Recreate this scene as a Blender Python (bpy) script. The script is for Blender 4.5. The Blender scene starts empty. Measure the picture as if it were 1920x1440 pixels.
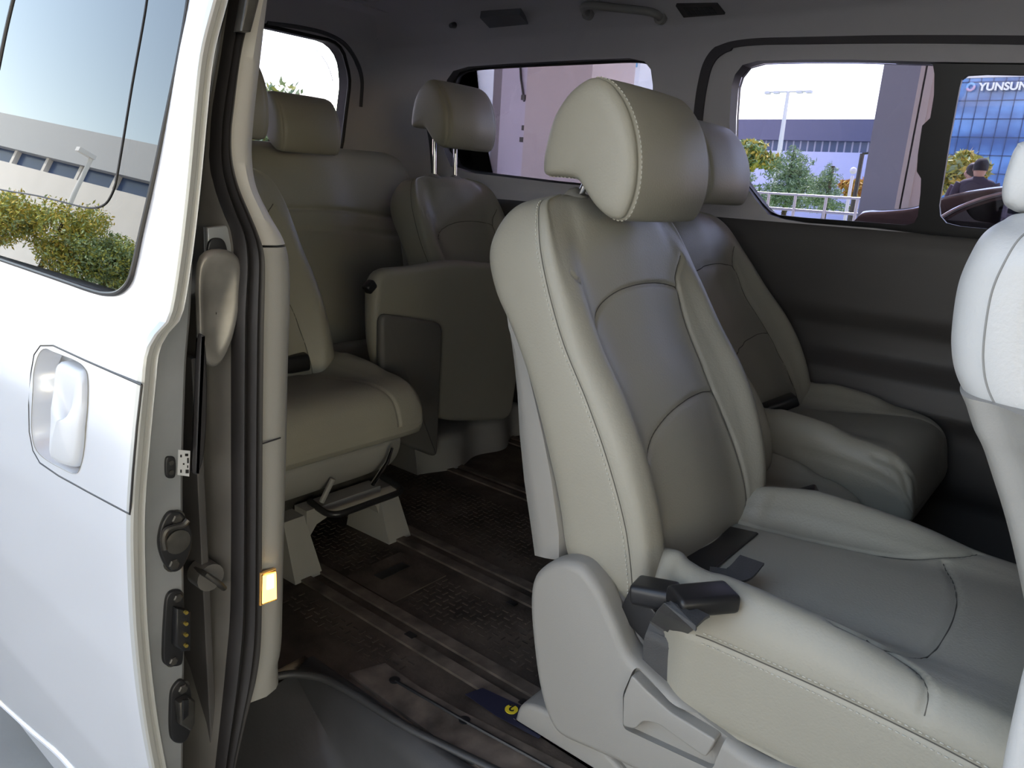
import bpy, bmesh, math, random
import numpy as np
from mathutils import Vector, Matrix
random.seed(4); RNG = np.random.default_rng(7)
S = bpy.context.scene
COL = S.collection

# ------------------------------------------------------------------ camera, sky, sun, exposure
FOC = 1400.0; PITCH = math.radians(15); ROLL = math.radians(3.7); YAW = math.radians(38.3)
CAM = np.array([0, 0, 1.47])
_fw = np.array([-math.sin(YAW)*math.cos(PITCH), math.cos(YAW)*math.cos(PITCH), -math.sin(PITCH)])
_r0 = np.array([math.cos(YAW), math.sin(YAW), 0.0]); _u0 = np.cross(_r0, _fw)
_r = _r0*math.cos(ROLL)+_u0*math.sin(ROLL); _u = -_r0*math.sin(ROLL)+_u0*math.cos(ROLL)
cd = bpy.data.cameras.new('camera'); cam = bpy.data.objects.new('camera', cd); COL.objects.link(cam)
cd.sensor_fit = 'HORIZONTAL'; cd.sensor_width = 36; cd.lens = 36*FOC/1920; cd.clip_start = 0.02; cd.clip_end = 600
M3 = Matrix((tuple(_r), tuple(_u), tuple(-_fw))).transposed()
cam.matrix_world = Matrix.Translation(Vector(CAM)) @ M3.to_4x4()
S.camera = cam
S.view_settings.view_transform = 'Standard'; S.view_settings.look = 'None'
S.view_settings.gamma = 1; S.view_settings.use_curve_mapping = False
S.view_settings.exposure = 0.62

W = bpy.data.worlds.new('sky'); S.world = W; W.use_nodes = True
wn = W.node_tree.nodes; wl = W.node_tree.links
sky = wn.new('ShaderNodeTexSky'); sky.sky_type = 'NISHITA'; sky.sun_disc = False
sky.sun_elevation = math.radians(52); sky.sun_rotation = math.radians(-20); sky.air_density = 1.0; sky.dust_density = 0.1
hs = wn.new('ShaderNodeHueSaturation'); hs.inputs['Saturation'].default_value = 1.05
wl.new(sky.outputs[0], hs.inputs['Color']); wb = wn.new('ShaderNodeVectorMath'); wb.operation = 'MULTIPLY'; wb.inputs[1].default_value = (1.30, 1.0, .745)   # white balance of the daylight
wl.new(hs.outputs[0], wb.inputs[0]); wl.new(wb.outputs[0], wn['Background'].inputs[0]); wn['Background'].inputs[1].default_value = 0.75

sd = bpy.data.lights.new('sun', 'SUN'); sd.energy = 11; sd.angle = math.radians(0.6); sd.color = (1, .95, .86)
so = bpy.data.objects.new('sun', sd); COL.objects.link(so)
so.rotation_euler = Vector((-0.30, 0.58, 1.0)).to_track_quat('Z', 'Y').to_euler()

def ray(x, y): return _r*(x-960)/FOC + _u*(720-y)/FOC + _fw
def atx(x, y, v): d = ray(x, y); return CAM+d*(v-CAM[0])/d[0]
def aty(x, y, v): d = ray(x, y); return CAM+d*(v-CAM[1])/d[1]
def atz(x, y, v): d = ray(x, y); return CAM+d*(v-CAM[2])/d[2]

# ------------------------------------------------------------------ materials
def mat(name, col, rough=.5, metal=0, bump=0, bscale=200, var=0, vscale=8, coat=0, emit=None, es=0, spec=.5, vcol=None, sheen=0):
    m = bpy.data.materials.new(name); m.use_nodes = True
    n = m.node_tree.nodes; l = m.node_tree.links; b = n['Principled BSDF']
    b.inputs['Base Color'].default_value = (*col, 1); b.inputs['Roughness'].default_value = rough
    b.inputs['Metallic'].default_value = metal; b.inputs['Coat Weight'].default_value = coat
    b.inputs['Coat Roughness'].default_value = .06; b.inputs['Specular IOR Level'].default_value = spec
    tc = n.new('ShaderNodeTexCoord')
    if bump:
        t = n.new('ShaderNodeTexNoise'); t.inputs['Scale'].default_value = bscale; t.inputs['Detail'].default_value = 3
        l.new(tc.outputs['Object'], t.inputs['Vector'])
        bp = n.new('ShaderNodeBump'); bp.inputs['Strength'].default_value = bump; bp.inputs['Distance'].default_value = .002
        l.new(t.outputs[0], bp.inputs['Height']); l.new(bp.outputs[0], b.inputs['Normal'])
    if var:
        t = n.new('ShaderNodeTexNoise'); t.inputs['Scale'].default_value = vscale; t.inputs['Detail'].default_value = 6
        l.new(tc.outputs['Object'], t.inputs['Vector'])
        r = n.new('ShaderNodeValToRGB'); r.color_ramp.elements[0].position = .3; r.color_ramp.elements[1].position = .72
        c2 = vcol or tuple(c*(1-var) for c in col)
        r.color_ramp.elements[0].color = (*c2, 1); r.color_ramp.elements[1].color = (*col, 1)
        l.new(t.outputs[0], r.inputs[0]); l.new(r.outputs[0], b.inputs['Base Color'])
    if emit:
        b.inputs['Emission Color'].default_value = (*emit, 1); b.inputs['Emission Strength'].default_value = es
    return m

def glassmat(name, tint, refl=.12, rough=0.0):
    m = bpy.data.materials.new(name); m.use_nodes = True
    n = m.node_tree.nodes; l = m.node_tree.links; n.clear()
    o = n.new('ShaderNodeOutputMaterial'); mx = n.new('ShaderNodeMixShader')
    t = n.new('ShaderNodeBsdfTransparent'); t.inputs[0].default_value = (*tint, 1)
    g = n.new('ShaderNodeBsdfGlossy'); g.inputs['Roughness'].default_value = rough
    f = n.new('ShaderNodeFresnel'); f.inputs[0].default_value = 1.5
    ma = n.new('ShaderNodeMath'); ma.operation = 'ADD'; ma.inputs[1].default_value = refl; ma.use_clamp = True
    l.new(f.outputs[0], ma.inputs[0]); l.new(ma.outputs[0], mx.inputs[0])
    l.new(t.outputs[0], mx.inputs[1]); l.new(g.outputs[0], mx.inputs[2]); l.new(mx.outputs[0], o.inputs[0])
    return m

LEATHER = mat('grey_leather', (.31, .296, .243), .46, bump=.25, bscale=260, var=.06, vscale=3)
SHELL = mat('seat_shell_plastic', (.27, .262, .24), .5, bump=.15, bscale=500)
TRIM = mat('interior_trim', (.06, .056, .054), .5, bump=.12, bscale=420)
TRIML = mat('pale_pillar_trim', (.40, .385, .35), .5, bump=.1, bscale=420)
LINER = mat('headliner_cloth', (.55, .53, .54), .95, bump=.4, bscale=600)
BLACK = mat('black_plastic', (.012, .012, .013), .4)
RUBBER = mat('black_rubber', (.022, .02, .02), .45, bump=.1, bscale=60)
WEB = mat('belt_webbing', (.05, .05, .05), .6, bump=.4, bscale=300)
SEAM = mat('seam_thread', (.075, .07, .058), .8)
THREAD = mat('pale_thread', (.50, .49, .43), .7)
CHROME = mat('polished_steel', (.75, .75, .75), .12, 1)
STEEL = mat('dirty_steel', (.10, .095, .085), .42, .6, var=.5, vscale=30)
PAINT = mat('silver_paint', (.74, .75, .78), .30, .35, coat=1)
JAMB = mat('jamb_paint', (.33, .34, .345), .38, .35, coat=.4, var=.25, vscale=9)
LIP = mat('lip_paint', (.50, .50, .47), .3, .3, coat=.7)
DARKJ = mat('dark_jamb_paint', (.19, .18, .165), .4, .3, var=.4, vscale=6)  # even dark grey of the body jamb, darker than the door's jamb paint
CARPET = mat('worn_floor_vinyl', (.13, .105, .082), .65, bump=.7, bscale=90, var=.6, vscale=9, vcol=(.035, .028, .023), spec=.25)
RAILM = mat('dusty_rail', (.19, .155, .125), .6, .1, var=.75, vscale=18)
STEPM = mat('step_plastic', (.045, .045, .045), .5, bump=.2, bscale=150, var=.5, vscale=5)
GLASS = glassmat('clear_window_glass', (.64, .62, .72), .0)
TINT = glassmat('tinted_door_glass', (.10, .11, .12), .06)
AMBER = mat('amber_lamp_lens', (1, .5, .1), .3, emit=(1, .42, .07), es=5)
AMBERHOT = mat('lamp_bulb', (1, .8, .4), .3, emit=(1, .72, .25), es=22)
YEL = mat('yellow_sticker', (.75, .6, .03), .5)
NAVY = mat('navy_tape', (.015, .017, .04), .5)
WHITE = mat('white_label', (.55, .56, .56), .5)

# ------------------------------------------------------------------ mesh helpers (all shapes are written in world metres)
ORG = {}
def V(p): return np.array(p, float)
def finish(o, parent, base):
    COL.objects.link(o)
    if parent: o.parent = parent; ORG[o] = base
def obj(name, verts, faces, m, parent=None, smooth=True, ang=40, sub=0, origin=None):
    vs = np.array(verts, float).reshape(-1, 3)
    if parent is not None: base = ORG[parent]
    elif origin is not None: base = V(origin)
    else:
        lo, hi = vs.min(0), vs.max(0); base = np.array([(lo[0]+hi[0])/2, (lo[1]+hi[1])/2, lo[2]])
    me = bpy.data.meshes.new(name)
    me.from_pydata((vs-base).tolist(), [], [tuple(int(i) for i in f) for f in faces]); me.validate(); me.update()
    bm = bmesh.new(); bm.from_mesh(me); bmesh.ops.recalc_face_normals(bm, faces=bm.faces); bm.to_mesh(me); bm.free()
    if smooth:
        for p in me.polygons: p.use_smooth = True
        if ang: me.set_sharp_from_angle(angle=math.radians(ang))
    for mm in (m if isinstance(m, (list, tuple)) else [m]): me.materials.append(mm)
    o = bpy.data.objects.new(name, me); COL.objects.link(o)
    if parent is not None: o.parent = parent
    else: o.location = base
    ORG[o] = base
    if sub:
        s = o.modifiers.new('subsurf', 'SUBSURF'); s.levels = sub; s.render_levels = sub
    return o
def thing(name, label, cat, loc, group=None):
    o = bpy.data.objects.new(name, None); COL.objects.link(o); o.location = loc; o.empty_display_size = .1
    ORG[o] = V(loc); tag(o, label, cat, group); return o
def tag(o, label=None, cat=None, group=None, kind=None):
    if label: o['label'] = label
    if cat: o['category'] = cat
    if group: o['group'] = group
    if kind: o['kind'] = kind
    return o
def struct(o, label=None):
    o['kind'] = 'structure'
    if label: o['label'] = label; 
    return o

class MB:
    def __init__(s): s.v = []; s.f = []
    def add(s, v, f):
        k = len(s.v); s.v += [tuple(p) for p in v]; s.f += [tuple(i+k for i in q) for q in f]; return s
    def box(s, lo, hi):
        x0, y0, z0 = lo; x1, y1, z1 = hi
        v = [(x0,y0,z0),(x1,y0,z0),(x1,y1,z0),(x0,y1,z0),(x0,y0,z1),(x1,y0,z1),(x1,y1,z1),(x0,y1,z1)]
        return s.add(v, [(0,3,2,1),(4,5,6,7),(0,1,5,4),(1,2,6,5),(2,3,7,6),(3,0,4,7)])
    def hexa(s, b, t):
        return s.add(list(b)+list(t), [(3,2,1,0),(4,5,6,7),(0,1,5,4),(1,2,6,5),(2,3,7,6),(3,0,4,7)])
    def tube(s, pts, r, n=10, caps=True):
        pts = [V(p) for p in pts]; rr = r if hasattr(r, '__len__') else [r]*len(pts)
        N = len(pts); up = V((0, 0, 1)); rings = []
        prev = None
        for i, p in enumerate(pts):
            t = pts[min(i+1, N-1)]-pts[max(i-1, 0)]; t /= (np.linalg.norm(t)+1e-12)
            if prev is None:
                a = np.cross(t, up)
                if np.linalg.norm(a) < 1e-3: a = np.cross(t, V((1, 0, 0)))
            else: a = prev-t*np.dot(prev, t)
            a /= np.linalg.norm(a)+1e-12; b = np.cross(t, a); prev = a
            rings.append([p+rr[i]*(a*math.cos(2*math.pi*k/n)+b*math.sin(2*math.pi*k/n)) for k in range(n)])
        v = [q for g in rings for q in g]; f = []
        for i in range(N-1):
            for k in range(n): f.append((i*n+k, i*n+(k+1) % n, (i+1)*n+(k+1) % n, (i+1)*n+k))
        if caps: f.append(tuple(range(n))[::-1]); f.append(tuple((N-1)*n+k for k in range(n)))
        return s.add(v, f)
    def prism(s, outline, d0, d1):      # outline: 3D points; d0,d1 offset vectors
        n = len(outline); a = [V(p)+V(d0) for p in outline]; b = [V(p)+V(d1) for p in outline]
        return s.add(a+b, [tuple(range(n))[::-1], tuple(range(n, 2*n))]+[(i, (i+1) % n, n+(i+1) % n, n+i) for i in range(n)])
    def pillow(s, outline, d, bev, k=4):   # rounded slab: outline + depth vector d, edge rounding bev (both ends)
        o = [V(p) for p in outline]; c = sum(o)/len(o); d = V(d); L = np.linalg.norm(d); dn = d/L; rings = []
        n = len(o)
        def inset(e):
            r = []
            for i, p in enumerate(o):
                a = o[i-1]; b = o[(i+1) % n]; t = b-a; t /= np.linalg.norm(t)+1e-12; nn = np.cross(t, dn)
                r.append(p+nn*e*s._sg)
            return r
        area = sum(np.dot(np.cross(o[i]-c, o[(i+1) % n]-c), dn) for i in range(n)); s._sg = -1 if area > 0 else 1
        rings = []
        for j in range(k+1):
            a = math.pi/2*j/k; rings.append([p+dn*bev*(1-math.cos(a)) for p in inset(bev*(1-math.sin(a)))])
        for j in range(k+1):
            a = math.pi/2*(1-j/k); rings.append([p+dn*(L-bev*(1-math.cos(a))) for p in inset(bev*(1-math.sin(a)))])
        v = [q for g in rings for q in g]; f = []
        for i in range(len(rings)-1):
            for m in range(n): f.append((i*n+m, i*n+(m+1) % n, (i+1)*n+(m+1) % n, (i+1)*n+m))
        f.append(tuple(range(n))[::-1]); R = len(rings)-1; f.append(tuple(R*n+m for m in range(n)))
        return s.add(v, f)
    def build(s, name, m, parent=None, **k): return obj(name, s.v, s.f, m, parent, **k)

def crom(P, t, closed):
    """Catmull-Rom along axis 0 of P at parameters t"""
    P = np.asarray(P, float); n = len(P); i = np.floor(t).astype(int); f = (t-i)
    if not closed:
        i = np.clip(i, 0, n-2); f = t-i; g = lambda k: P[np.clip(k, 0, n-1)]
        p0 = np.where((i-1 < 0).reshape(-1, *[1]*(P.ndim-1)), 2*P[0]-P[1], g(i-1)); p3 = np.where((i+2 > n-1).reshape(-1, *[1]*(P.ndim-1)), 2*P[-1]-P[-2], g(i+2))
        p1, p2 = g(i), g(i+1)
    else: p0, p1, p2, p3 = P[(i-1) % n], P[i % n], P[(i+1) % n], P[(i+2) % n]
    f = f.reshape(-1, *[1]*(P.ndim-1))
    return .5*((2*p1)+(-p0+p2)*f+(2*p0-5*p1+4*p2-p3)*f*f+(-p0+3*p1-3*p2+p3)*f**3)
def spline(pts, n, closed=False):
    pts = np.array(pts, float); N = len(pts)
    return crom(pts, np.linspace(0, N if closed else N-1, n, endpoint=not closed), closed)
def patch(C, nr, nn, closed=True):
    """control grid C[rings][pts] -> dense grid"""
    C = np.asarray(C, float); A = crom(C, np.linspace(0, len(C)-1, nr), False)
    B = crom(A.transpose(1, 0, 2), np.linspace(0, C.shape[1] if closed else C.shape[1]-1, nn, endpoint=not closed), closed)
    return B.transpose(1, 0, 2)
def gnormals(G, closed=True):
    dr = np.gradient(G, axis=0)
    dn = (np.roll(G, -1, 1)-np.roll(G, 1, 1)) if closed else np.gradient(G, axis=1)
    n = np.cross(dr, dn); n /= (np.linalg.norm(n, axis=2, keepdims=True)+1e-12)
    c = G.reshape(-1, 3).mean(0)
    if np.sum(n*(G-c)) < 0: n = -n
    return n
def pdist(Q, poly):
    """distance from 2D points Q[...,2] to polyline"""
    d = np.full(Q.shape[:-1], 9.)
    for a, b in zip(poly[:-1], poly[1:]):
        a = V(a); b = V(b); ab = b-a; t = np.clip(((Q-a)@ab)/(ab@ab+1e-12), 0, 1)
        d = np.minimum(d, np.linalg.norm(Q-a-t[..., None]*ab, axis=-1))
    return d
def gridfaces(nr, nn, closed, cap):
    f = []
    for i in range(nr-1):
        for k in range(nn if closed else nn-1): f.append((i*nn+k, i*nn+(k+1) % nn, (i+1)*nn+(k+1) % nn, (i+1)*nn+k))
    if cap: f.append(tuple(range(nn))[::-1]); f.append(tuple((nr-1)*nn+k for k in range(nn)))
    return f
def gobj(name, G, m, parent=None, closed=True, cap=True, **k):
    return obj(name, G.reshape(-1, 3), gridfaces(G.shape[0], G.shape[1], closed, cap), m, parent, **k)
def boolean(o, cutters, op='DIFFERENCE'):
    for c in cutters:
        md = o.modifiers.new('b', 'BOOLEAN'); md.operation = op; md.object = c; md.solver = 'EXACT'
    dg = bpy.context.evaluated_depsgraph_get(); me = bpy.data.meshes.new_from_object(o.evaluated_get(dg))
    o.modifiers.clear(); o.data = me
    for p in me.polygons: p.use_smooth = True
    me.set_sharp_from_angle(angle=math.radians(35))
    for c in cutters: bpy.data.objects.remove(c)
def roundpoly(pts, r, n=5):
    """polygon of 3D points with rounded corners"""
    P = [V(p) for p in pts]; N = len(P); out = []; rr = r if hasattr(r, '__len__') else [r]*N
    for i in range(N):
        a, b, c = P[i-1], P[i], P[(i+1) % N]; u = a-b; v = c-b; lu = np.linalg.norm(u); lv = np.linalg.norm(v); q = min(rr[i], lu*.45, lv*.45)
        s = b+u/lu*q; e = b+v/lv*q
        for k in range(n+1):
            t = k/n; out.append((1-t)**2*s+2*t*(1-t)*b+t*t*e)
    return out
def rrect(x0, x1, z0, z1, r, n=5):
    p = []
    for cx, cz, a0 in ((x1-r, z1-r, 0), (x0+r, z1-r, 90), (x0+r, z0+r, 180), (x1-r, z0+r, 270)):
        for k in range(n+1):
            a = math.radians(a0+90*k/n); p.append((cx+r*math.cos(a), cz+r*math.sin(a)))
    return p
def textmesh(body, size, extrude, bold=0):
    cu = bpy.data.curves.new('t', 'FONT'); cu.body = body; cu.size = size; cu.extrude = extrude; cu.offset = bold
    cu.align_x = 'LEFT'; o = bpy.data.objects.new('t', cu); COL.objects.link(o)
    dg = bpy.context.evaluated_depsgraph_get(); me = bpy.data.meshes.new_from_object(o.evaluated_get(dg))
    vs = np.array([v.co[:] for v in me.vertices]); fs = [tuple(p.vertices) for p in me.polygons]
    bpy.data.objects.remove(o); return vs, fs
FL = 0.50      # van floor
#SECTIONS
# ------------------------------------------------------------------ seats
# seat profile, side view: rear line, seam line, half width, bolster crest and centre offsets
BK = [  # xr, zr, xs, zs, hw, crest, centre
 (-.640,.800,-.520,.790,.170, .000, .000), (-.640,.822,-.500,.808,.215, .010, .005),
 (-.650,.870,-.488,.860,.238, .028, .010), (-.668,.955,-.507,.955,.246, .040, .004),
 (-.700,1.05,-.549,1.055,.250, .050, .000), (-.740,1.145,-.599,1.142,.250, .056,-.002),
 (-.785,1.225,-.654,1.224,.248, .050,-.002), (-.835,1.290,-.692,1.300,.244, .036, .004),
 (-.860,1.350,-.722,1.365,.236, .018, .012), (-.853,1.400,-.748,1.414,.218, .006, .016),
 (-.835,1.435,-.775,1.444,.185, .000, .012), (-.815,1.452,-.795,1.457,.120,.000, .002)]
def backrest_grid(T, nr, nn, grooves=True, wide=1.0, depth=.0045, bk=None):
    rings = []
    for xr, zr, xs, zs, hw, cf, cm in (bk or BK):
        hw *= wide; dx = xs-xr; dz = zs-zr; L = math.hypot(dx, dz)+1e-9; fx, fz = dx/L, dz/L
        def pt(y, a, f=0): return (xr+dx*a+fx*f, y, zr+dz*a+fz*f)
        half = [pt(-hw*.70, 0, -.004), pt(-hw*.92, .03), pt(-hw*1.0, .16), pt(-hw*1.012, .5), pt(-hw*1.0, .90), pt(-hw*.975, 1.0, .006+cf*.25),
                pt(-hw*.90, 1.0, cf*.85), pt(-hw*.80, 1.0, cf*.95), pt(-hw*.68, 1.0, cf*.45+cm*.5), pt(-hw*.52, 1.0, cm+.003), pt(-hw*.25, 1.0, cm+.006)]
        cl = cf*.62
        near_ = half[:5]+[pt(-hw*.975, 1.0, .004+cl*.25), pt(-hw*.90, 1.0, cl*.85), pt(-hw*.80, 1.0, cl*.9), pt(-hw*.66, 1.0, cl*.3+cm*.5-.004), pt(-hw*.52, 1.0, cm-.002), pt(-hw*.25, 1.0, cm+.004)]
        ring = [pt(0, 0, -.006)]+near_+[pt(0, 1, cm+.008)]+[(a, -b, c) for a, b, c in half[::-1]]
        rings.append(ring)
    G = patch(rings, nr, nn)
    if grooves:
        N = gnormals(G); par = np.arange(nn)/nn*24
        d = np.zeros(G.shape[:2])
        for k0 in (5.0, 19.0):                                   # side seams
            d += np.exp(-((par[None, :]-k0)/(.085))**2)*.0022
        front = (par > 5.3) & (par < 18.7)
        Q = G[..., 1:3]
        for poly, w in SEAMS_B: d += np.where(front[None, :], np.exp(-(pdist(Q, poly)/w)**2), 0)*depth
        G = G-N*d[..., None]
    return G
def _sm(p): return [tuple(q) for q in spline(p, 24)]
SEAMS_B = [(_sm([(-.165,1.245),(-.12,1.278),(-.05,1.300),(.03,1.305),(.105,1.300),(.150,1.290)]), .0035),
           (_sm([(-.160,1.040),(-.10,1.075),(-.02,1.098),(.07,1.105),(.140,1.10)]), .0035),
           (_sm([(.185,1.350),(.155,1.315),(.150,1.29),(.146,1.2),(.140,1.10),(.150,1.0),(.158,.90),(.150,.84)]), .004),
           (_sm([(-.205,1.335),(-.195,1.325),(-.185,1.322)]), .003)]
HR = [(-.739,1.644),(-.775,1.622),(-.802,1.585),(-.815,1.54),(-.819,1.505),(-.812,1.488),(-.780,1.487),(-.745,1.483),(-.722,1.462),(-.700,1.440),
      (-.672,1.424),(-.648,1.428),(-.634,1.462),(-.632,1.505),(-.640,1.550),(-.658,1.592),(-.684,1.625),(-.710,1.642)]
def headrest_grid(T, nr, nn, hw=.138, dz=0, dx=0, groove=True):
    P = np.array(HR); c = P.mean(0)+V((-.01, .01)); rings = []
    for y, s, bul in ((-1.085,.05,0),(-1.08,.45,0),(-1.06,.78,0),(-1.01,.94,0),(-.93,1.0,.0),(-.80,1.012,.004),(-.4,1.02,.010),(0,1.02,.014)):
        rings.append((y, s, bul))
    rings += [(-a, b, c_) for a, b, c_ in rings[:-1][::-1]]
    R = []
    for y, s, bul in rings:
        q = c+(P-c)*s; k = np.clip((P[:, 0]+.75)*8, 0, 1); q = q+np.stack([k*bul, 0*k], 1)
        R.append([(a+dx, y*hw, b+dz) for a, b in q])
    G = patch(R, nr, nn)
    if groove:
        N = gnormals(G); yy = np.abs(G[..., 1])/hw
        d = np.exp(-((yy-.925)/.022)**2)*.003*(np.linspace(0, 1, nn)[None, :] < 2); G = G-N*d[..., None]
    return G
def cushion_grid(nr, nn, x0=-.60, x1=.16, hw=.27, yc=0, prof=None, z0=0, grooves=True, waist=0):
    # rings along x : x, half width factor, top z centre, crest z, seam z, bottom z
    K = prof or [(0, .80, .800, .800, .790, .745), (.012, .90, .835, .838, .805, .730), (.06, .965, .858, .880, .822, .715), (.20, 1.0, .862, .915, .838, .705), (.25, 1.0, .863, .918, .840, .703), (.30, 1.0, .865, .921, .842, .702), (.36, 1.0, .868, .925, .845, .70),
                 (.55, 1.0, .880, .918, .846, .70), (.68, 1.0, .889, .902, .843, .70), (.80, .995, .893, .896, .835, .70), (.90, .975, .882, .880, .820, .705), (.965, .95, .850, .845, .79, .715), (.995, .90, .79, .785, .765, .735), (1.0, .85, .765, .76, .755, .745)]
    rings = []
    for t, w, zc, zk, zs, zb in K:
        w *= 1-waist*float(np.interp(t, [.20, .285], [1, 0]))
        x = x0+(x1-x0)*t; h = hw*w
        half = [(x, -h*.85, zb), (x, -h*.97, zb+.01), (x, -h*1.0, zb*.5+zs*.5), (x, -h*1.0, zs), (x, -h*.975, zs*.45+zk*.55), (x, -h*.90, zk-.003), (x, -h*.80, zk), (x, -h*.68, zk*.5+zc*.5), (x, -h*.55, zc), (x, -h*.3, zc+.003)]
        rings.append([(x, 0, zb)]+half+[(x, 0, zc+.004)]+[(a, -b, c) for a, b, c in half[::-1]])
    G = patch(rings, nr, nn); G[..., 2] += z0; G[..., 1] += yc
    if grooves:
        N = gnormals(G); par = np.arange(nn)/nn*22; d = np.zeros(G.shape[:2])
        tt = np.linspace(0, 1, nr)
        for k0 in (4.0, 18.0): d += np.exp(-((par[None, :]-k0)/.09)**2)*.003
        top = (par > 4.4) & (par < 17.6); Q = G[..., :2]-V((0, yc))
        for poly in SEAMS_C: d += np.where(top[None, :], np.exp(-(pdist(Q, poly)/.004)**2), 0)*.005
        G = G-N*d[..., None]
    return G
SEAMS_C = [_sm([(-.50,.115),(-.40,.125),(-.30,.135),(-.20,.15),(-.12,.19),(-.09,.225)]),
           _sm([(-.20,-.225),(-.14,-.215),(-.10,-.175),(-.085,-.10),(-.085,.0),(-.10,.09),(-.13,.17)]),
           _sm([(-.16,-.215),(-.10,-.225),(-.075,-.25),(-.072,-.265)])]

def surf_pts(G, poly, ax, front, n=90):
    """points of the dense surface G lying on a 2D polyline (axes ax), only where front"""
    F = G[:, front].reshape(-1, 3); F2 = F[:, list(ax)]; out = []
    q = spline([tuple(p) for p in poly][::4]+[tuple(poly[-1])], n)
    for a in q:
        d = np.sum((F2-a)**2, 1); k = np.argsort(d)[:4]; w = 1/(d[k]+1e-9); p = (F[k]*w[:, None]).sum(0)/w.sum(); p[list(ax)] = a; out.append(p)
    out = np.array(out)
    for _ in range(2): out[1:-1] = (out[:-2]+2*out[1:-1]+out[2:])/4
    return out
def posefn(dx=0, yc=0, dz=0, tilt=0, piv=(-.56, .80)):
    """place a seat: slide by dx, centre at yc, lift dz, extra recline tilt about the pivot (radians)"""
    c, s = math.cos(tilt), math.sin(tilt)
    def T(G, rot=False):
        G = np.array(G, float); x, y, z = G[..., 0].copy(), G[..., 1], G[..., 2].copy()
        if rot and tilt:
            X = x-piv[0]; Z = z-piv[1]; x = piv[0]+c*X-s*Z; z = piv[1]+s*X+c*Z
        return np.stack([x+dx, y+yc, z+dz], -1)
    return T
def stitches(name, path, nrm, parent, off=.0015, L=.0045, gap=.0035, w=.0009, m=None):
    """dashed thread along a dense path"""
    path = np.array(path); nrm = np.array(nrm); seg = np.linalg.norm(np.diff(path, axis=0), axis=1); s = np.r_[0, np.cumsum(seg)]
    b = MB(); t = 0
    while t < s[-1]-L:
        p = [np.array([np.interp(q, s, path[:, k]) for k in range(3)])+off*.4*np.array([np.interp(q, s, nrm[:, k]) for k in range(3)]) for q in (t, t+L/2, t+L)]
        b.tube(p, w, n=5); t += L+gap
    return b.build(name, m or THREAD, parent, ang=0)

def back_shell(T, parent, m=None, hw=.236):
    """hard plastic back panel wrapping the rear of the backrest"""
    R = [(-.701,.837,-.643,.850), (-.712,.88,-.648,.90), (-.736,.968,-.672,.988), (-.757,1.05,-.700,1.06), (-.772,1.117,-.727,1.115), (-.789,1.175,-.758,1.18), (-.806,1.225,-.797,1.232), (-.812,1.262,-.818,1.268)]
    rings = []
    for a, b, c, d in R:
        hw_ = hw; hw = hw*float(np.interp(b, [1.0, 1.27], [1.0, .90]))
        ring = [(c, -hw*1.035, d), (c*.5+a*.5, -hw*1.04, (b+d)/2), (a+.004, -hw*1.02, b), (a-.010, -hw*.93, b), (a-.016, -hw*.5, b), (a-.016, 0, b)]
        ring = ring+[(x, -y, z) for x, y, z in ring[:-1][::-1]]
        ring += [(c+.005, hw*.95, d), (c+.005, -hw*.95, d)]
        rings.append(ring); hw = hw_
    G = np.array(rings); return gobj('back_panel', T(G, True), m or SHELL, parent, ang=50)

def full_backrest(T, parent, hi, dz_head=0, head=True, wide=1.0, hrw=.138, posts=0.0, dx_head=0):
    nr, nn = (230, 360) if hi else (70, 120)
    G = T(backrest_grid(T, nr, nn, depth=.0045 if hi else .006, wide=wide), True)
    gobj('backrest', G, LEATHER, parent, ang=0)
    G0 = backrest_grid(T, nr, nn, depth=.0045 if hi else .006, wide=wide); par = np.arange(nn)/nn*24; front = (par > 5.3) & (par < 18.7)
    for poly, w in SEAMS_B[:3]:
        b = MB(); b.tube(T(surf_pts(G0*V((1, 1, 1)), poly, (1, 2), front), True), .0011, n=5); b.build('seam', SEAM, parent)
    for k0 in (5.0, 19.0):
        i = int(round(k0/24*nn)); b = MB(); b.tube(T(G0[int(nr*.07):int(nr*.95), i], True), .0011, n=5); b.build('seam', SEAM, parent)
    back_shell(T, parent, hw=.236*wide)
    if hi:
        N = gnormals(G)
        for k0, s in ((5.0, -1),):
            i = int(round((k0-.16)/24*nn)); rr = slice(int(nr*.09), int(nr*.93))
            stitches('side_stitching', G[rr, i], N[rr, i], parent)
    if head:
        nr, nn = (130, 220) if hi else (50, 80)
        H = T(headrest_grid(T, nr, nn, hw=hrw, dz=dz_head, dx=dx_head), True); h = gobj('headrest', H, LEATHER, parent, ang=0)
        if hi:
            N = gnormals(H); c = T(headrest_grid(T, 27, 216, hw=hrw, dz=dz_head, groove=False), True)
            yy = H[..., 1].mean(1)-H[..., 1].mean(); i = int(np.argmin(np.abs(yy+.885*hrw)))
            j = np.arange(nn); stitches('headrest_stitching', H[i, list(j)+[0]], N[i, list(j)+[0]], h)
        for y in (-.055, .055):
            p = MB(); g = MB()
            top = (-.772+dx_head, y, 1.50+dz_head); bot = (-.800, y, 1.435)
            p.tube(T([top, bot], True), .0065 if not posts else .0075, n=12)
            gg = T([(-.799, y, 1.438), (-.797, y, 1.452), (-.795, y, 1.462), (-.793, y, 1.464)], True)
            g.tube(gg, [.028, .027, .018, .010], n=20)
            p.build('headrest_post', CHROME, parent); g.build('headrest_guide', SHELL, parent)

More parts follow.
